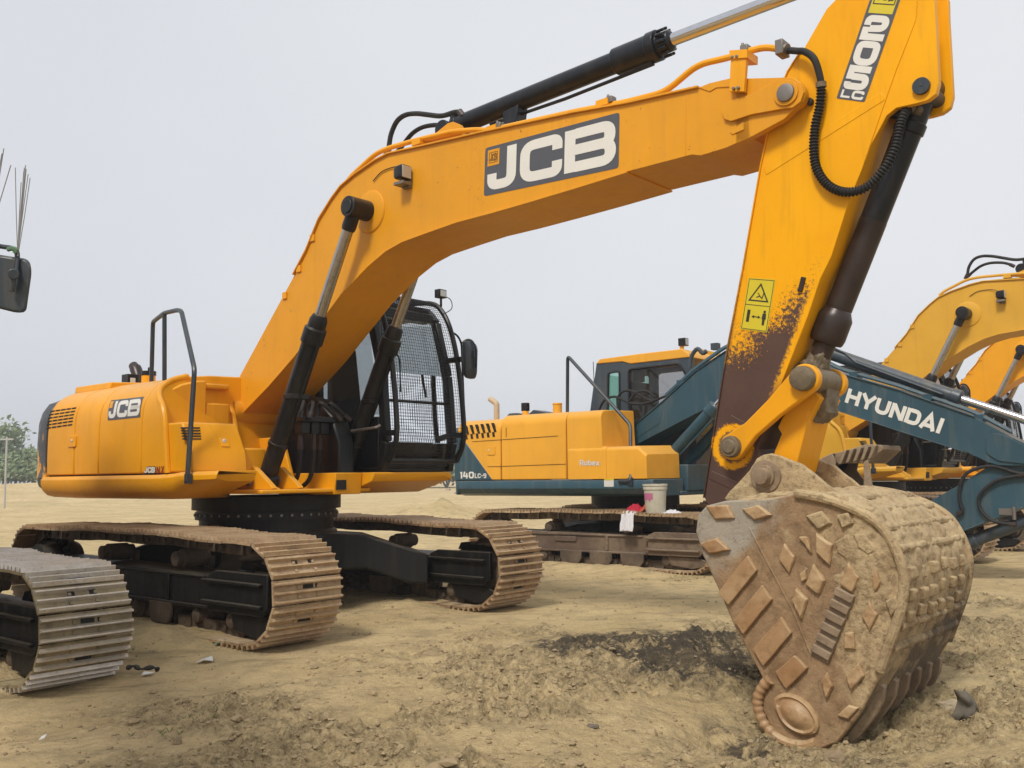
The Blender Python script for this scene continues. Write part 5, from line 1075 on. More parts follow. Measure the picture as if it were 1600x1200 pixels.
# ------------------------------------------------------------------ more machines of the same build, copied with all their parts
def copy_tree(o, parent=None, skip=()):
    c = o.copy(); COL.objects.link(c); c.parent = parent
    for ch in list(o.children):
        if ch.name.split('.')[0] in skip: continue
        copy_tree(ch, c, skip)
    return c
def place(c, fr, label):
    c.location = tuple(fr.c); c.rotation_euler = (0, 0, -fr.a); c['label'] = label
def repaint(o, table):
    for s in o.material_slots:
        if s.material in table: m = table[s.material]; s.link = 'OBJECT'; s.material = m
    for ch in o.children: repaint(ch, table)
SKIP = ('front_guard', 'mirror_arm', 'model_decal', 'warning_sticker', 'corrugated_hose', 'dipper_arm', 'bucket', 'bucket_cylinder', 'tipping_link', 'link_pin', 'bucket_link')
mA = copy_tree(big); place(mA, FA, 'dull yellow excavator behind the teal boom, its boom the upper of two at right')
mB = copy_tree(big); place(mB, FB, 'orange yellow excavator farthest back at the right edge, only its lower boom in view')
for m_, t in ((mA, m_yelA), (mB, m_yelB)):
    repaint(m_, {m_yel: t, m_yelboom: t, m_stickp: t, m_cw: t, m_navy: m_black, m_decal: t, m_white: t, m_ink: t, m_red: t, m_stick: t})
mL = copy_tree(big, None, ('mirror_arm',)); FL.c[2] = -.115; place(mL, FL, 'excavator at the left edge showing only one muddy track and a dark mirror')
for ch in list(mL.children):
    base = ch.name.split('.')[0]
    if base not in ('track', 'car_body', 'slew_ring'): ch.rotation_euler = (0, 0, -R(23))
repaint(mL, {m_shoe: m_shoeL, m_edge: m_edgeL})
# its own mirror and the bunch of wires tied to the arm
G_ = Frame(FL.c[0], FL.c[1], 63.0); mo = R(23)
def Lp(px, py, depth):
    d = ray(px, py); w = np.array([0, 0, EYE])+d*depth; q = w-FL.c; return (float(q@FL.f), float(q@FL.l), float(q[2]))
b = MB(); dz = 5.1
b.tube(spline([Lp(-260, 520, dz+.9), Lp(-120, 420, dz+.3), Lp(-40, 385, dz), Lp(8, 386, dz), Lp(24, 391, dz), Lp(27, 402, dz), Lp(24, 430, dz-.03)], 6), .013, 10)
arm = b.build('mirror_arm', m_rail, mL)
b = MB(); pl = rnd([(-42, 392), (46, 405), (50, 424), (41, 488), (26, 489), (-50, 470)], 14, 4, True); ce = (0, 440); rs = []
for dd, k in ((0, .93), (-.02, 1), (-.045, 1), (-.06, .93)): rs.append([Lp(ce[0]+(x-ce[0])*k, ce[1]+(y-ce[1])*k, dz+.06+dd) for x, y in pl])
b.rings(rs); c1, c2 = Lp(21, 428, dz-.03), Lp(18, 456, dz-.03); cc = Lp(21, 428, dz-.07); b.cyl(c1, cc, .028, n=14); b.tube([Lp(21, 430, dz-.035), Lp(18, 456, dz-.03)], .016, 8)
b.build('mirror', m_cabteal, arm, bevel=.006)
b = MB()
for (x0, y0), (x1, y1) in zip([(28, 400)]*8, ((24, 262), (38, 262), (40, 258), (37, 268), (41, 264), (44, 272), (47, 278), (33, 285))): b.tube([Lp(x0+random.uniform(-1, 1), y0, dz-.02), Lp((x0+x1)/2+random.uniform(-1, 1), (y0+y1)/2, dz-.01), Lp(x1, y1, dz)], .0022, 5)
for (x0, y0), (x1, y1) in (((-22, 420), (6, 232)), ((-25, 420), (3, 240)), ((-30, 420), (17, 258)), ((-20, 400), (-1, 250))): b.tube([Lp(x0, y0, dz), Lp((x0+x1)/2-1, (y0+y1)/2, dz), Lp(x1, y1, dz)], .0026, 5)
b.tube(spline([Lp(12, 390, dz-.015), Lp(20, 388, dz-.02), Lp(26, 391, dz-.02), Lp(22, 395, dz-.02)], 3), .012, 6, 1)
b.build('marker_wire', [m_wire, m_greentape], arm)

# ------------------------------------------------------------------ ground
def vnoise(x, y, seed=0):
    xi, yi = np.floor(x).astype(np.int64), np.floor(y).astype(np.int64); xf, yf = x-xi, y-yi
    def h(a, c):
        n = (a*374761393+c*668265263+seed*974634653) & 0x7fffffff; n = ((n ^ (n >> 13))*1274126177) & 0x7fffffff; n = (n ^ (n >> 16)); return (n & 0xffff)/65535.
    u, v = xf*xf*(3-2*xf), yf*yf*(3-2*yf)
    return (h(xi, yi)*(1-u)+h(xi+1, yi)*u)*(1-v)+(h(xi, yi+1)*(1-u)+h(xi+1, yi+1)*u)*v
def fbm(x, y, oct=4, seed=0, g=.5):
    s = 0; a = 1; t = 0
    for o in range(oct): s = s+a*vnoise(x*2**o+17*o, y*2**o-9*o, seed+o); t += a; a *= g
    return s/t
BK = J.W(J.S(1240, 1150, -.56)[0], -.56, 0); BKC = J.W(5.75, 0, 0)
def sm(a, b_, x): t = np.clip((x-a)/(b_-a), 0, 1); return t*t*(3-2*t)
def rough_mask(x, y):
    """where the surface is churned into clods: in front, round the bucket and right of it"""
    n = fbm(x*.6, y*.6, 3, 5)
    r = sm(7.6, 6.0, y-.25*x)*sm(-2.6, -.7, x+.20*(y-4)+ (n-.5)*1.6)
    r = np.maximum(r, sm(2.9, 1.2, np.hypot((x-BKC[0])*.8, y-BKC[1]-.4)))
    r = np.maximum(r, sm(1.7, 3.2, x-.10*y)*sm(11, 8, y)*.8)
    p_ = fbm(x*1.3+5, y*1.3, 3, 71); return np.clip(r*(.15+1.1*n)*(.25+1.9*sm(.40, .60, p_)), 0, 1)
def track_clear(x, y):
    m = np.ones_like(x)
    for F, hw, uu in ((J, .42, 2.3), (FL, .42, 2.4), (HY, .42, 2.1), (FA, .5, 2.4), (FB, .5, 2.4)):
        u = (x-F.c[0])*F.f[0]+(y-F.c[1])*F.f[1]; v = (x-F.c[0])*F.l[0]+(y-F.c[1])*F.l[1]; vc = 1.0 if F is HY else 1.195
        d = np.maximum(np.abs(np.abs(v)-vc)-hw, np.abs(u)-uu); m = np.minimum(m, sm(-.05, .3, d))
    return m
def front_end(x, y):
    m = np.zeros(x.shape)
    for F, uu in ((J, 1.75), (FL, 1.75), (HY, 1.42), (FA, 1.75), (FB, 1.75)):
        u = (x-F.c[0])*F.f[0]+(y-F.c[1])*F.f[1]; v = (x-F.c[0])*F.l[0]+(y-F.c[1])*F.l[1]; m = np.maximum(m, sm(uu-.75, uu+.05, u)*(u < 3)*(np.abs(v) < 2))
    return m
DARKP = [(1.0, 6.85), (.50, 6.9), (1.25, 6.5), (1.45, 7.0)]
def height(x, y):
    rm = rough_mask(x, y); tc = track_clear(x, y)
    fine = (fbm(x*7, y*7, 4, 11, .6)-.5)*.055+(np.abs(fbm((x*.85-y*.5)*1.1, (x*.5+y*.85)*6, 4, 13, .6)-.5))*.05
    clod = np.abs(fbm(x*5+3, y*5, 5, 21, .66)-.5)*.19+(fbm(x*2.1, y*2.1, 3, 31)-.45)*.07+(fbm(x*14, y*14, 3, 51, .6)-.5)*.060
    big_ = (fbm(x*.5, y*.5, 3, 41)-.5)*.09
    wx, wy = x*8+fbm(x*5, y*5, 2, 61)*2.2, y*8+fbm(x*5, y*5, 2, 62)*2.2
    cell = (vnoise(np.floor(wx)+.0, np.floor(wy)+.0, 63)-.5); cell2 = (vnoise(np.floor(wx*2.3), np.floor(wy*2.3), 64)-.5)
    clod = clod+cell*.045*(fbm(x*1.7, y*1.7, 2, 66) > .48)+cell2*.026
    z = big_*.6+fine*(.5+.6*rm)+clod*rm
    z = z*tc+(1-tc)*(.066-.060*front_end(x, y))*(.6+.8*fbm(x*6, y*6, 3, 77))
    z -= .25*np.exp(-(((x-BK[0]-.05)**2+(y-BK[1]+.15)**2)/.95**2))
    z -= .135*np.exp(-np.clip(((x+3.0)/1.15)**2+((y-5.7)/1.0)**2-.3, 0, 50))
    px, py = ground(1140, 1108)[:2]; z -= .20*np.exp(-(((x-px)/.19)**2+((y-py)/.20)**2))
    for dx, dy in DARKP: z += .022*np.exp(-((x-dx)**2+(y-dy)**2)/.30)*(.4+fbm(x*4, y*4, 3, 3))
    z += sm(40, 70, y)*sm(-14, -24, x)*1.1*(.6+.6*fbm(x*.12, y*.12, 3, 8))*sm(130, 85, y)
    qx, qy = ground(702, 772)[:2]; r2 = ((x-1.9*(-1)-0)**2)
    z += .55*np.exp(-(((x+2.2)/1.6)**2+((y-27)/1.8)**2))*(.5+fbm(x*2, y*2, 4, 6))
    return z
def make_ground():
    rr = np.concatenate([np.linspace(.3, 2.6, 12), 2.6*np.exp(np.linspace(0, math.log(16/2.6), 440))[1:], 16*np.exp(np.linspace(0, math.log(900/16), 110))[1:]])
    fine = np.radians(np.linspace(90-36, 90+36, 560)); coarse = np.radians(np.linspace(90+36, 90+324, 90))[1:-1]
    th = np.concatenate([fine, coarse]); n = len(th); Rr, Th = np.meshgrid(rr, th, indexing='ij'); x, y = Rr*np.cos(Th), Rr*np.sin(Th); z = height(x, y)
    far = sm(150, 300, np.hypot(x, y)); z = z*(1-far)
    vs = np.stack([x, y, z], -1).reshape(-1, 3); vs = np.vstack([vs, [[0, 0, 0]]]); m = len(rr)
    i, j = np.meshgrid(np.arange(m-1), np.arange(n), indexing='ij'); j2 = (j+1) % n
    f = np.stack([i*n+j, (i+1)*n+j, (i+1)*n+j2, i*n+j2], -1).reshape(-1, 4)
    me = bpy.data.meshes.new('ground'); tri = [(m*n, k, (k+1) % n) for k in range(n)]
    me.from_pydata(vs.tolist(), [], f.tolist()+tri); me.polygons.foreach_set('use_smooth', [True]*len(me.polygons))
    at = me.attributes.new('churn', 'FLOAT', 'POINT'); at.data.foreach_set('value', np.append(rough_mask(x, y).ravel(), 0).astype(np.float32))
    oil_dark = np.zeros_like(x)
    for (dx, dy), s_, k_ in zip(DARKP, (.52, .38, .38, .36), (1.2, .85, .95, .85)): oil_dark = np.maximum(oil_dark, k_*np.exp(-(((x-dx)/s_)**2+((y-dy)/(s_*1.25))**2)))
    hx, hy = ground(1150, 1100)[:2]; oil_dark = np.maximum(oil_dark, .75*np.exp(-(((x-hx)/.20)**2+((y-hy)/.22)**2))); bx, by = ground(1370, 1160)[:2]; oil_dark = np.maximum(oil_dark, .35*np.exp(-(((x-bx)/.4)**2+((y-by)/.3)**2)))  # same mask also darkens the dug hole and a spot below the bucket
    at = me.attributes.new('oil_dark', 'FLOAT', 'POINT'); at.data.foreach_set('value', np.append(oil_dark.ravel(), 0).astype(np.float32))
    o = bpy.data.objects.new('ground', me); COL.objects.link(o); tag(o, 'sandy yard ground with churned soil and a black oily patch', None, None, 'structure')
    mt, nt, b = new_mat('sandy soil'); k = N(nt); p = k.tc()
    at1 = k.n('ShaderNodeAttribute', attribute_name='churn').outputs['Fac']; at2 = k.n('ShaderNodeAttribute', attribute_name='oil_dark').outputs['Fac']
    n1 = k.noise(p, .55, 6, .6, .4); n2 = k.noise(p, 3.2, 7, .68); n3 = k.noise(p, 26, 6, .7); n4 = k.noise(p, 90, 4, .7); n5 = k.noise(p, .18, 3)
    c = k.mix(k.ramp(n1, (.30, 0), (.70, 1)), (.54, .40, .20), (.72, .555, .31))
    c = k.mix(k.math('MULTIPLY', k.ramp(n2, (.47, 0), (.64, 1)), .6), c, (.33, .26, .15))
    c = k.mix(k.math('MULTIPLY', k.ramp(n5, (.5, 0), (.7, 1)), .30), c, (.40, .345, .165))
    ch = k.math('MULTIPLY', k.math('MULTIPLY', at1, 1.5, clamp=True), k.ramp(k.noise(p, 6.5, 6, .74, .8), (.36, .12), (.58, 1)), clamp=True)
    c = k.mix(ch, c, k.mix(k.ramp(n3, (.35, 0), (.62, 1)), (.15, .108, .058), (.52, .405, .225)))
    oi = k.math('MULTIPLY', k.math('MULTIPLY', at2, k.ramp(n2, (.36, .25), (.56, 1.5))), k.ramp(k.noise(p, 9, 6, .75, .6), (.38, .25), (.55, 1.2)), clamp=True)
    c = k.mix(k.ramp(oi, (.15, 0), (.60, .95)), c, k.mix(n3, (.020, .018, .016), (.12, .098, .072)))
    c = k.mix(k.math('MULTIPLY', k.ramp(n4, (.30, 1), (.44, 0)), .45), c, (.16, .115, .065))
    c = k.mix(k.math('MULTIPLY', k.ramp(n3, (.60, 0), (.70, 1)), .55), c, (.64, .55, .37))
    mp = k.n('ShaderNodeMapping'); mp.inputs['Scale'].default_value = (.55, 3.2, 1); mp.inputs['Rotation'].default_value = (0, 0, .55); k.l(p, mp.inputs[0]); n6 = k.noise(mp.outputs[0], 2.2, 6, .68, .4)
    c = k.mix(k.math('MULTIPLY', k.ramp(n6, (.54, 0), (.66, 1)), .55), c, (.25, .19, .105))
    c = k.mix(k.math('MULTIPLY', k.ramp(k.noise(p, 11, 5, .7), (.30, 1), (.40, 0)), .6), c, (.20, .15, .085))
    k.l(c, b.inputs['Base Color']); b.inputs['Roughness'].default_value = .95; b.inputs['Specular IOR Level'].default_value = .15
    h = k.math('ADD', k.math('MULTIPLY', n3, 1.), k.math('MULTIPLY', n4, .35)); h = k.math('ADD', h, k.math('MULTIPLY', n2, .9)); k.bump(h, .9, .04, b)
    me.materials.append(mt); return o
make_ground()
# loose clods and pebbles, too many to count
def clods():
    rg = np.random.default_rng(5); N_ = 70000; a = np.radians(rg.uniform(54, 126, N_)); r = 2.7+rg.random(N_)**1.5*10; x, y = r*np.cos(a), r*np.sin(a)
    keep = rg.random(N_) < (.10+.75*rough_mask(x, y)**1.2)*track_clear(x, y)
    for dx, dy in DARKP: keep &= rg.random(N_) < 1-.9*np.exp(-(((x-dx)/.45)**2+((y-dy)/.6)**2))
    x, y = x[keep], y[keep]; n = len(x); s = .0025+.015*rg.random(n)**4.+.03*(rg.random(n) < .015)*rg.random(n); z = height(x, y)
    ph = (1+5**.5)/2; V = np.array([(-1, ph, 0), (1, ph, 0), (-1, -ph, 0), (1, -ph, 0), (0, -1, ph), (0, 1, ph), (0, -1, -ph), (0, 1, -ph), (ph, 0, -1), (ph, 0, 1), (-ph, 0, -1), (-ph, 0, 1)])/1.9
    Fc = np.array([(0, 11, 5), (0, 5, 1), (0, 1, 7), (0, 7, 10), (0, 10, 11), (1, 5, 9), (5, 11, 4), (11, 10, 2), (10, 7, 6), (7, 1, 8), (3, 9, 4), (3, 4, 2), (3, 2, 6), (3, 6, 8), (3, 8, 9), (4, 9, 5), (2, 4, 11), (6, 2, 10), (8, 6, 7), (9, 8, 1)])
    J_ = V[None]*(1+.45*(rg.random((n, 12, 3))-.5)); t = rg.uniform(0, 6.28, n); ct, st = np.cos(t)[:, None], np.sin(t)[:, None]; sc = 1+.7*(rg.random((n, 3))-.5); sc[:, 2] *= .7
    J_ = J_*sc[:, None]*s[:, None, None]; X_ = J_[..., 0]*ct-J_[..., 1]*st; Y_ = J_[..., 0]*st+J_[..., 1]*ct
    P = np.stack([X_+x[:, None], Y_+y[:, None], J_[..., 2]+(z+s*.22)[:, None]], -1).reshape(-1, 3); FF = (Fc[None]+12*np.arange(n)[:, None, None]).reshape(-1, 3)
    me = bpy.data.meshes.new('soil_clods'); me.from_pydata(P.tolist(), [], FF.tolist())
    o = bpy.data.objects.new('soil_clods', me); COL.objects.link(o); tag(o, 'loose clods and pebbles scattered over the churned soil', None, None, 'stuff')
    mt, nt, b = new_mat('clod soil'); k = N(nt); p = k.tc(); n2 = k.noise(p, 4, 5, .7); n3 = k.noise(p, 60, 4, .7)
    c = k.mix(k.ramp(n2, (.3, 0), (.7, 1)), (.17, .122, .066), (.50, .385, .215)); c = k.mix(k.math('MULTIPLY', n3, .6), c, (.27, .20, .115)); k.l(c, b.inputs['Base Color']); b.inputs['Roughness'].default_value = .95; k.bump(n3, .4, .01, b); me.materials.append(mt)
clods()
def grass():
    rg = random.Random(4); b = MB()
    spots = [(290, 1110, 9, .10), (318, 1116, 10, .08), (250, 1135, 8, .14), (1040, 900, 16, .25), (1075, 905, 14, .2), (1505, 1035, 14, .16), (215, 1015, 7, .10), (980, 905, 8, .2), (1350, 1190, 5, .06)]
    for px, py, n, sp in spots:
        x0, y0, _ = ground(px, py)
        for i in range(n):
            x, y = x0+rg.gauss(0, sp), y0+rg.gauss(0, sp*.7); z = float(height(np.array([x]), np.array([y]))[0])-.005; h = rg.uniform(.010, .032); a = rg.uniform(0, 6.28); w = .0022
            for q in range(4):
                a2 = a+q*1.6+rg.uniform(-.3, .3); dx, dy = math.cos(a2), math.sin(a2); b.add([(x-dy*w, y+dx*w, z), (x+dy*w, y-dx*w, z), (x+dx*h*.35+dy*w*.6, y+dy*h*.35-dx*w*.6, z+h*.7), (x+dx*h*.8, y+dy*h*.8, z+h)], [(0, 1, 2, 3)])
    o = b.build('grass', m_simple('dusty grass', (.17, .19, .075), .8, 0, .3, 4), None, smooth=False); tag(o, 'thin sprigs of grass on the sandy ground', None, None, 'stuff')
grass()

# ------------------------------------------------------------------ loose things
def cloth(name, label, cat, F, u, v, z, ru, rv, mat, drop=0., seed=1, hgt=.06, lobes=3):
    n = 34; rg = random.Random(seed); vs, fs = [], []
    for j in range(n):
        for i in range(n):
            s, t = i/(n-1)*2-1, j/(n-1)*2-1; e = .78+.22*mnoise.noise(Vector((s*2, t*2, seed)))
            x, y = u+s*ru*e, v+t*rv*e; r = max(0, 1-(s*s+t*t)*.7)
            h = hgt*r+.035*abs(mnoise.noise(Vector((s*lobes, t*lobes, seed*3.1))))+.018*mnoise.noise(Vector((s*7, t*7, seed)))
            zz = z+h
            if drop and t < -.1: k = (-.1-t)/.9; zz = z+h*.5-drop*k; y = v-.1*rv-.02-.05*(k)-.03*mnoise.noise(Vector((s*4, 0, seed)))
            vs.append((x, y, zz))
    for j in range(n-1):
        for i in range(n-1): fs.append((j*n+i, j*n+i+1, (j+1)*n+i+1, (j+1)*n+i))
    vs = [tuple(F.W(*p)) for p in vs]
    b = MB(); b.add(vs, fs); o = b.build(name, mat, None, ang=180); m = o.modifiers.new('t', 'SOLIDIFY'); m.thickness = .004; return tag(o, label, cat)
TZ = .735
pu, pv = .985, -1.16
pail = empty('plastic_pail', HY, 'dirty white plastic pail with a torn pink label, standing on the brown track', 'pail'); pc = HY.W(pu, pv, TZ); pail.location = tuple(pc)
b = MB(); b.lathe((0, 0, 0), (0, 0, .37), [(0, .02), (.001, .118), (.01, .122), (.30, .142), (.301, .152), (.335, .153), (.336, .148), (.345, .148), (.346, .158), (.37, .158), (.368, .150), (.30, .138), (.02, .115), (.019, .02)], 40, 0, False); b.build('body', m_pail, pail)
b = MB(); vs = []
for j, zz in enumerate((.175, .215, .255)):
    for i in range(9): t = R(-150+i*9.5)+pail.rotation_euler.z*0; r = .122+(zz-.01)/.29*.020+.0015; vs.append((r*math.cos(t), r*math.sin(t), zz-(.03*(i % 3 == 0) if j == 0 else 0)))
b.add(vs, [(j*9+i, j*9+i+1, (j+1)*9+i+1, (j+1)*9+i) for j in range(2) for i in range(8)]); b.build('label', m_pink, pail)
b = MB(); b.tube([(.15*math.cos(t), .15*math.sin(t), .325-.05*math.sin(t-.2)) for t in [R(200+i*8) for i in range(18)]], .004, 6); b.build('handle', m_steel, pail)
cloth('cloth', 'crumpled crimson cloth lying on the brown track beside the pail', 'cloth', HY, .66, -1.12, TZ, .17, .15, m_redcloth, .03, 3, .10)
cloth('cloth', 'small rusty orange cloth bunched between the crimson cloth and the pail', 'cloth', HY, .83, -1.10, TZ, .085, .11, m_orangecloth, 0, 5, .11)
cloth('cloth', 'white cloth hanging over the edge of the brown track below the crimson one', 'cloth', HY, .66, -1.27, TZ-.005, .12, .13, m_whitecloth, .22, 8, .02)
cloth('rag', 'white rag lying on the brown track to the right of the pail', 'rag', HY, 1.20, -1.12, TZ-.02, .13, .12, m_whitecloth, 0, 11, .05)
def litter(name, label, cat, px, py, pts, mat, th=.004, lift=.012):
    x, y, _ = ground(px, py); z = float(height(np.array([x]), np.array([y]))[0]); b = MB(); n = len(pts)
    vs = [(x+a*1., y+c, z+lift+h+.0) for a, c, h in pts]; b.add(vs, [tuple(range(n))]); b.add([(p[0], p[1], p[2]-th) for p in vs], [tuple(range(n))]); b.add(vs+[(p[0], p[1], p[2]-th) for p in vs], [(i, (i+1) % n, n+(i+1) % n, n+i) for i in range(n)])
    return tag(b.build(name, mat, None, smooth=False), label, cat)
litter('paper_scrap', 'white paper scrap on the sand, just in front of the pale green scrap', 'scrap', 320, 1028, [(-.05, -.03, 0), (.01, -.04, .02), (.06, -.01, .005), (.04, .04, .03), (-.03, .03, .01)], m_label)
litter('paper_scrap', 'small white scrap on the sand right of the muddy left track', 'scrap', 231, 1040, [(-.035, -.015, 0), (.03, -.02, .01), (.04, .02, .01), (-.03, .02, .015)], m_label)
litter('paper_scrap', 'tiny white scrap in the sand below the muddy left track', 'scrap', 68, 1127, [(-.015, -.01, 0), (.015, -.012, .01), (.012, .015, .02), (-.012, .012, .01)], m_label)
litter('plastic_scrap', 'pale green plastic scrap beside the rusty front track', 'scrap', 342, 1010, [(-.04, -.03, 0), (.02, -.03, .02), (.05, .01, .03), (.0, .04, .02)], m_simple('green plastic', (.12, .25, .17), .5))
b = MB(); p0 = ground(198, 1049); b.tube(spline([(p0[0], p0[1], .02), (p0[0]+.05, p0[1]-.01, .035), (p0[0]+.10, p0[1]-.03, .02), (p0[0]+.17, p0[1]-.01, .025), (p0[0]+.21, p0[1]-.03, .015)], 4), .013, 8, rf=lambda i: .012+.006*math.sin(i*1.3)); tag(b.build('rubber_strip', m_rubber, None), 'short black rubber strip on the sand by the muddy left track', 'rubber strip')
# stone and stiff old rag beside the bucket
def rock(name, label, px, py, s, mat, seed, dz=0.):
    import bmesh
    bm = bmesh.new(); bmesh.ops.create_icosphere(bm, subdivisions=3, radius=1)
    x, y, _ = ground(px, py, dz); z = float(height(np.array([x]), np.array([y]))[0])
    for v_ in bm.verts:
        n_ = v_.co.normalized(); k = 1+.35*mnoise.noise(n_*1.4+Vector((seed, 0, 0)))+.12*mnoise.noise(n_*4+Vector((0, seed, 0))); v_.co = n_*k
    me = bpy.data.meshes.new(name)
    for v_ in bm.verts: v_.co = Vector((v_.co.x*s[0]+x, v_.co.y*s[1]+y, v_.co.z*s[2]+z+s[2]*.35))
    bm.to_mesh(me); bm.free(); me.materials.append(mat); o = bpy.data.objects.new(name, me); COL.objects.link(o); tag(o, label, 'stone'); return o
m_stone = m_simple('pale stone', (.36, .29, .19), .85, 0, .25, 12, .6); m_stone2 = m_simple('brown stone', (.26, .19, .11), .9, 0, .3, 14, .6)
rock('stone', 'pale flat stone beside the stiff grey rag right of the bucket', 1487, 1113, (.075, .05, .032), m_stone, 3, -.1)
rock('stone', 'tan stone at the bottom edge just below the bucket', 1303, 1192, (.06, .05, .045), m_stone2, 5, -.15)
rock('stone', 'rounded tan stone among clods at the lower left of the bucket', 1190, 1180, (.04, .035, .03), m_stone2, 8, -.1)
rock('stone', 'grey brown stone on the churned soil near the photo bottom centre', 925, 1122, (.035, .022, .012), m_simple('grey stone', (.14, .115, .09), .85, 0, .25, 12, .6), 9)
x, y, _ = ground(1512, 1128, -.1); z = float(height(np.array([x]), np.array([y]))[0]); vs = []
for j in range(14):
    for i in range(10):
        s, t = i/9*2-1, j/13; w_ = .075*(1-t*.75)+.01; fl_ = mnoise.noise(Vector((s*1.5, t*3, 2)))*.03
        vs.append((x+s*w_+.03*math.sin(t*3)-.02*t+fl_*.5, y+.05*s*s-.06*t*(1-t)+fl_+(.03 if i % 2 else 0)*(1-t), z-.01+.16*t))
b = MB(); b.add(vs, [(j*10+i, j*10+i+1, (j+1)*10+i+1, (j+1)*10+i) for j in range(13) for i in range(9)]); o = b.build('rag', m_rag, None, ang=180); o.modifiers.new('t', 'SOLIDIFY').thickness = .005; tag(o, 'stiff grey brown rag standing up from the soil right of the bucket', 'rag')

# ------------------------------------------------------------------ trees beyond the yard
def leafmat(name, a, c):
    m, nt, b = new_mat(name); k = N(nt); n1 = k.noise(k.tc(), .9, 4); k.l(k.mix(k.ramp(n1, (.3, 0), (.7, 1)), a, c), b.inputs['Base Color']); b.inputs['Roughness'].default_value = .7; return m
m_leaf = [leafmat('hazed scrub leaf', (.14, .20, .08), (.23, .29, .14)), leafmat('pale hazed scrub leaf', (.13, .19, .07), (.22, .27, .13)), leafmat('dry hazed scrub leaf', (.15, .19, .08), (.24, .27, .14))]  # leaf tones paled and flattened to paint in part of the distance haze
def tree(x, y, h, w, kind, label, seed, bare=False, dens=1.):
    rg = random.Random(seed); z0 = float(height(np.array([x]), np.array([y]))[0])-.1
    root = bpy.data.objects.new('bush' if kind == 'bush' else 'tree', None); COL.objects.link(root); root.location = (x, y, z0); tag(root, label, kind, 'trees and bushes beyond the yard')
    b = MB(); tips = []
    def limb(p, d, L, r, lev):
        pts = [p]; q = p
        for i in range(4): d = (d+Vector((rg.gauss(0, .18), rg.gauss(0, .18), rg.gauss(.02, .10)))).normalized(); q = q+d*L/4; pts.append(q)
        b.tube(pts, r, 5 if lev else 7, rf=lambda i: r*(1-.16*i)); tips.append((q, L)); 
        if lev < (4 if bare else 3):
            for k in range(rg.randint(2, 4)): dd = (d+Vector((rg.gauss(0, .6), rg.gauss(0, .6), rg.gauss(.15, .35)))).normalized(); limb(pts[rg.randint(2, 4)], dd, L*rg.uniform(.55, .8), r*.5, lev+1)
    ns = 3 if kind == 'bush' else 1
    for s_ in range(ns): limb(Vector((rg.uniform(-.3, .3)*(ns > 1), rg.uniform(-.3, .3)*(ns > 1), 0)), Vector((rg.gauss(0, .25), rg.gauss(0, .2), 1)).normalized(), h*(.36 if ns == 1 else .3), h*.018+.02, 0)
    b.build('trunk', m_bark, root)
    if not bare:
        c = MB(); cl = [(t, L) for t, L in tips if t.z > h*.22]; nl = int(1500*dens)
        for i in range(nl):
            t, L = cl[rg.randrange(len(cl))]; p = t+Vector((rg.gauss(0, w*.14), rg.gauss(0, w*.14), rg.gauss(0, h*.065))); s_ = rg.uniform(.10, .24)*(1+h*.06)*(.3 if h < 1.5 else 1)
            if p.z < .1: continue
            n_ = Vector((rg.gauss(0, 1), rg.gauss(0, 1), rg.gauss(.3, 1))).normalized(); a = n_.orthogonal().normalized()*s_; e = n_.cross(a)*.55; c.add([p-a, p+e, p+a, p-e], [(0, 1, 2, 3)])
        c.build('crown', m_leaf[seed % 3], root, smooth=False)
def at(px, Y): d = ray(px, 760); return float(d[0]/d[1]*Y)
tree(at(6, 92), 92, 7.0, 6.5, 'tree', 'thin feathery tree at the far left edge, behind the pale post', 3, False, 1.1)
tree(at(50, 88), 88, 4.6, 8.0, 'bush', 'dense green bush behind the scraped counterweight, right of the thin feathery tree', 6, False, 3.)
tree(at(22, 86), 86, 3.2, 7.0, 'bush', 'low green bush in front of the thin feathery tree at far left', 12, False, 2.6)
tree(at(-30, 98), 98, 7.0, 6.0, 'tree', 'tall tree just past the left edge of the yard', 21, False, 1.6)
tree(at(68, 95), 95, 6.4, 6.0, 'tree', 'pale green tree rising behind the scraped counterweight', 22, False, 1.6)
tree(at(738, 82), 82, 7.6, 5.0, 'tree', 'bare twiggy tree behind the teal machine, right of the cab mirror', 30, True)
tree(at(765, 95), 95, 7.0, 5.0, 'tree', 'second bare tree beyond the twiggy one behind the tan exhaust pipe', 31, True)
for i, (px, Y, h, lab) in enumerate(((612, 108, 7.2, 'green bush seen through the left part of the guarded windscreen'), (655, 112, 7.0, 'green bush seen through the middle of the guarded windscreen'), (695, 106, 6.4, 'green bush seen through the right part of the guarded windscreen'), (718, 110, 4.8, 'low bush in the gap between the black cab and the teal counterweight'), (560, 110, 7.4, 'green bush beyond the black cab, seen past the far boom cylinder'), (912, 110, 9.2, 'green tree whose top shows between the yellow hood and the dark cab'))):
    tree(at(px, Y), Y, h, 8.5, 'bush' if h < 8 else 'tree', lab, 40+i*3+(i % 2), False, 2.)
b = MB(); px_, py_ = at(8, 44), 44.; b.cyl((px_, py_, -.2), (px_, py_, 3.3), .045, n=10); b.box(px_-.3, px_+.3, py_-.03, py_+.03, 3.15, 3.22); tag(b.build('post', m_pole, None), 'thin pale post standing before the trees at the far left', 'post')
# rubble heap behind the teal machine
tag(rock('stone', 'x', 700, 766, (.28, .22, .16), m_stone, 14), 'large pale stone in the rubble behind the cab deck, left of the teal counterweight', 'stone'); tag(rock('stone', 'x', 714, 772, (.20, .18, .12), m_stone, 17), 'smaller pale stone beside the large one, next to the teal counterweight', 'stone')

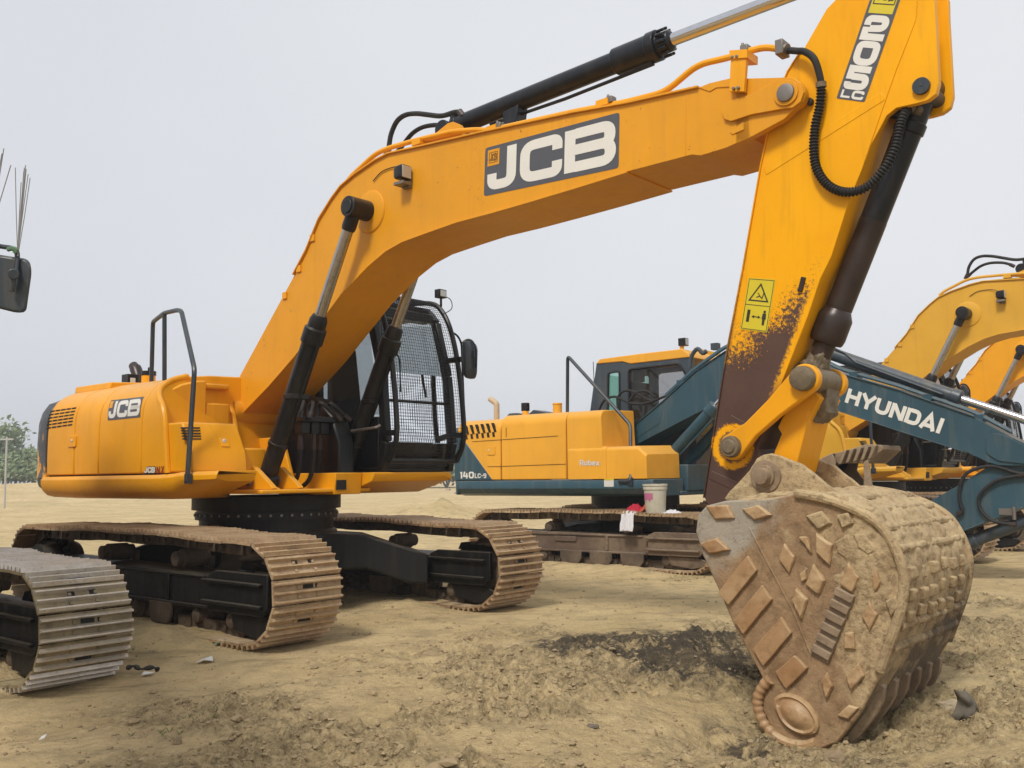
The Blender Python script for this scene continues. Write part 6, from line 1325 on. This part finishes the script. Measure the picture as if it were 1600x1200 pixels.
# ------------------------------------------------------------------ the air between: a faint even haze
b = MB(); b.box(-160, 160, -30, 230, -1.5, 14); hz = b.build('haze', None, None, smooth=False); tag(hz, 'faint pale haze filling the air over the yard', None, None, 'stuff')
mh = bpy.data.materials.new('haze air'); mh.use_nodes = True; nt = mh.node_tree; nt.nodes.clear(); k = N(nt); pv_ = k.n('ShaderNodeVolumePrincipled'); pv_.inputs['Color'].default_value = (.92, .94, .97, 1); pv_.inputs['Density'].default_value = .0020; pv_.inputs['Anisotropy'].default_value = .2
o_ = k.n('ShaderNodeOutputMaterial'); k.l(pv_.outputs[0], o_.inputs['Volume']); hz.data.materials.clear(); hz.data.materials.append(mh)
# ------------------------------------------------------------------ overcast sky, veiled sun, camera
SUN_EL, SUN_AZ = R(50), R(205)           # azimuth from +Y (view direction) clockwise: behind the camera, to its left
w = bpy.data.worlds.new('World'); scn.world = w; w.use_nodes = True; nt = w.node_tree; k = N(nt); bg = nt.nodes['Background']
sky = k.n('ShaderNodeTexSky', sky_type='NISHITA'); sky.sun_disc = False; sky.sun_elevation = SUN_EL; sky.sun_rotation = SUN_AZ; sky.air_density = 1.; sky.dust_density = 3.
hs = k.n('ShaderNodeHueSaturation'); hs.inputs['Saturation'].default_value = .12; k.l(sky.outputs[0], hs.inputs['Color'])
g = k.n('ShaderNodeTexCoord').outputs['Generated']; cl = k.noise(g, 1.6, 4, .5); sx = k.n('ShaderNodeSeparateXYZ'); k.l(g, sx.inputs[0])
veil = k.mix(k.ramp(cl, (.3, 0), (.7, 1)), (4.75, 4.94, 5.32), (5.85, 5.97, 6.22))
veil = k.mix(k.math('MULTIPLY_ADD', sx.outputs[0], .75, .42, clamp=True), k.mix(.5, veil, (4.55, 4.82, 5.25)), k.mix(.5, veil, (6.3, 6.36, 6.46)))
col = k.mix(.90, hs.outputs[0], veil); k.l(col, bg.inputs[0]); bg.inputs[1].default_value = .10
sd = bpy.data.lights.new('sun', 'SUN'); sd.energy = 1.9; sd.angle = R(12); sd.color = (1, .95, .87); so = bpy.data.objects.new('sun', sd); COL.objects.link(so)
dirv = Vector((math.sin(SUN_AZ)*math.cos(SUN_EL), math.cos(SUN_AZ)*math.cos(SUN_EL), math.sin(SUN_EL))); so.rotation_euler = dirv.to_track_quat('Z', 'Y').to_euler()
cd = bpy.data.cameras.new('camera'); cam = bpy.data.objects.new('camera', cd); COL.objects.link(cam); scn.camera = cam
cd.sensor_width = 36; cd.lens = CF/1600*36; cd.clip_end = 3000; cd.clip_start = .05
M3 = Matrix((tuple(RT), tuple(UP), tuple(-FW))).transposed(); M4 = M3.to_4x4(); M4.translation = (0, 0, EYE); cam.matrix_world = M4
scn.view_settings.view_transform = 'Standard'; scn.view_settings.look = 'None'; scn.view_settings.exposure = .55; scn.view_settings.gamma = 1
scn.cycles.use_denoising = True; scn.cycles.max_bounces = 8; scn.cycles.transparent_max_bounces = 12
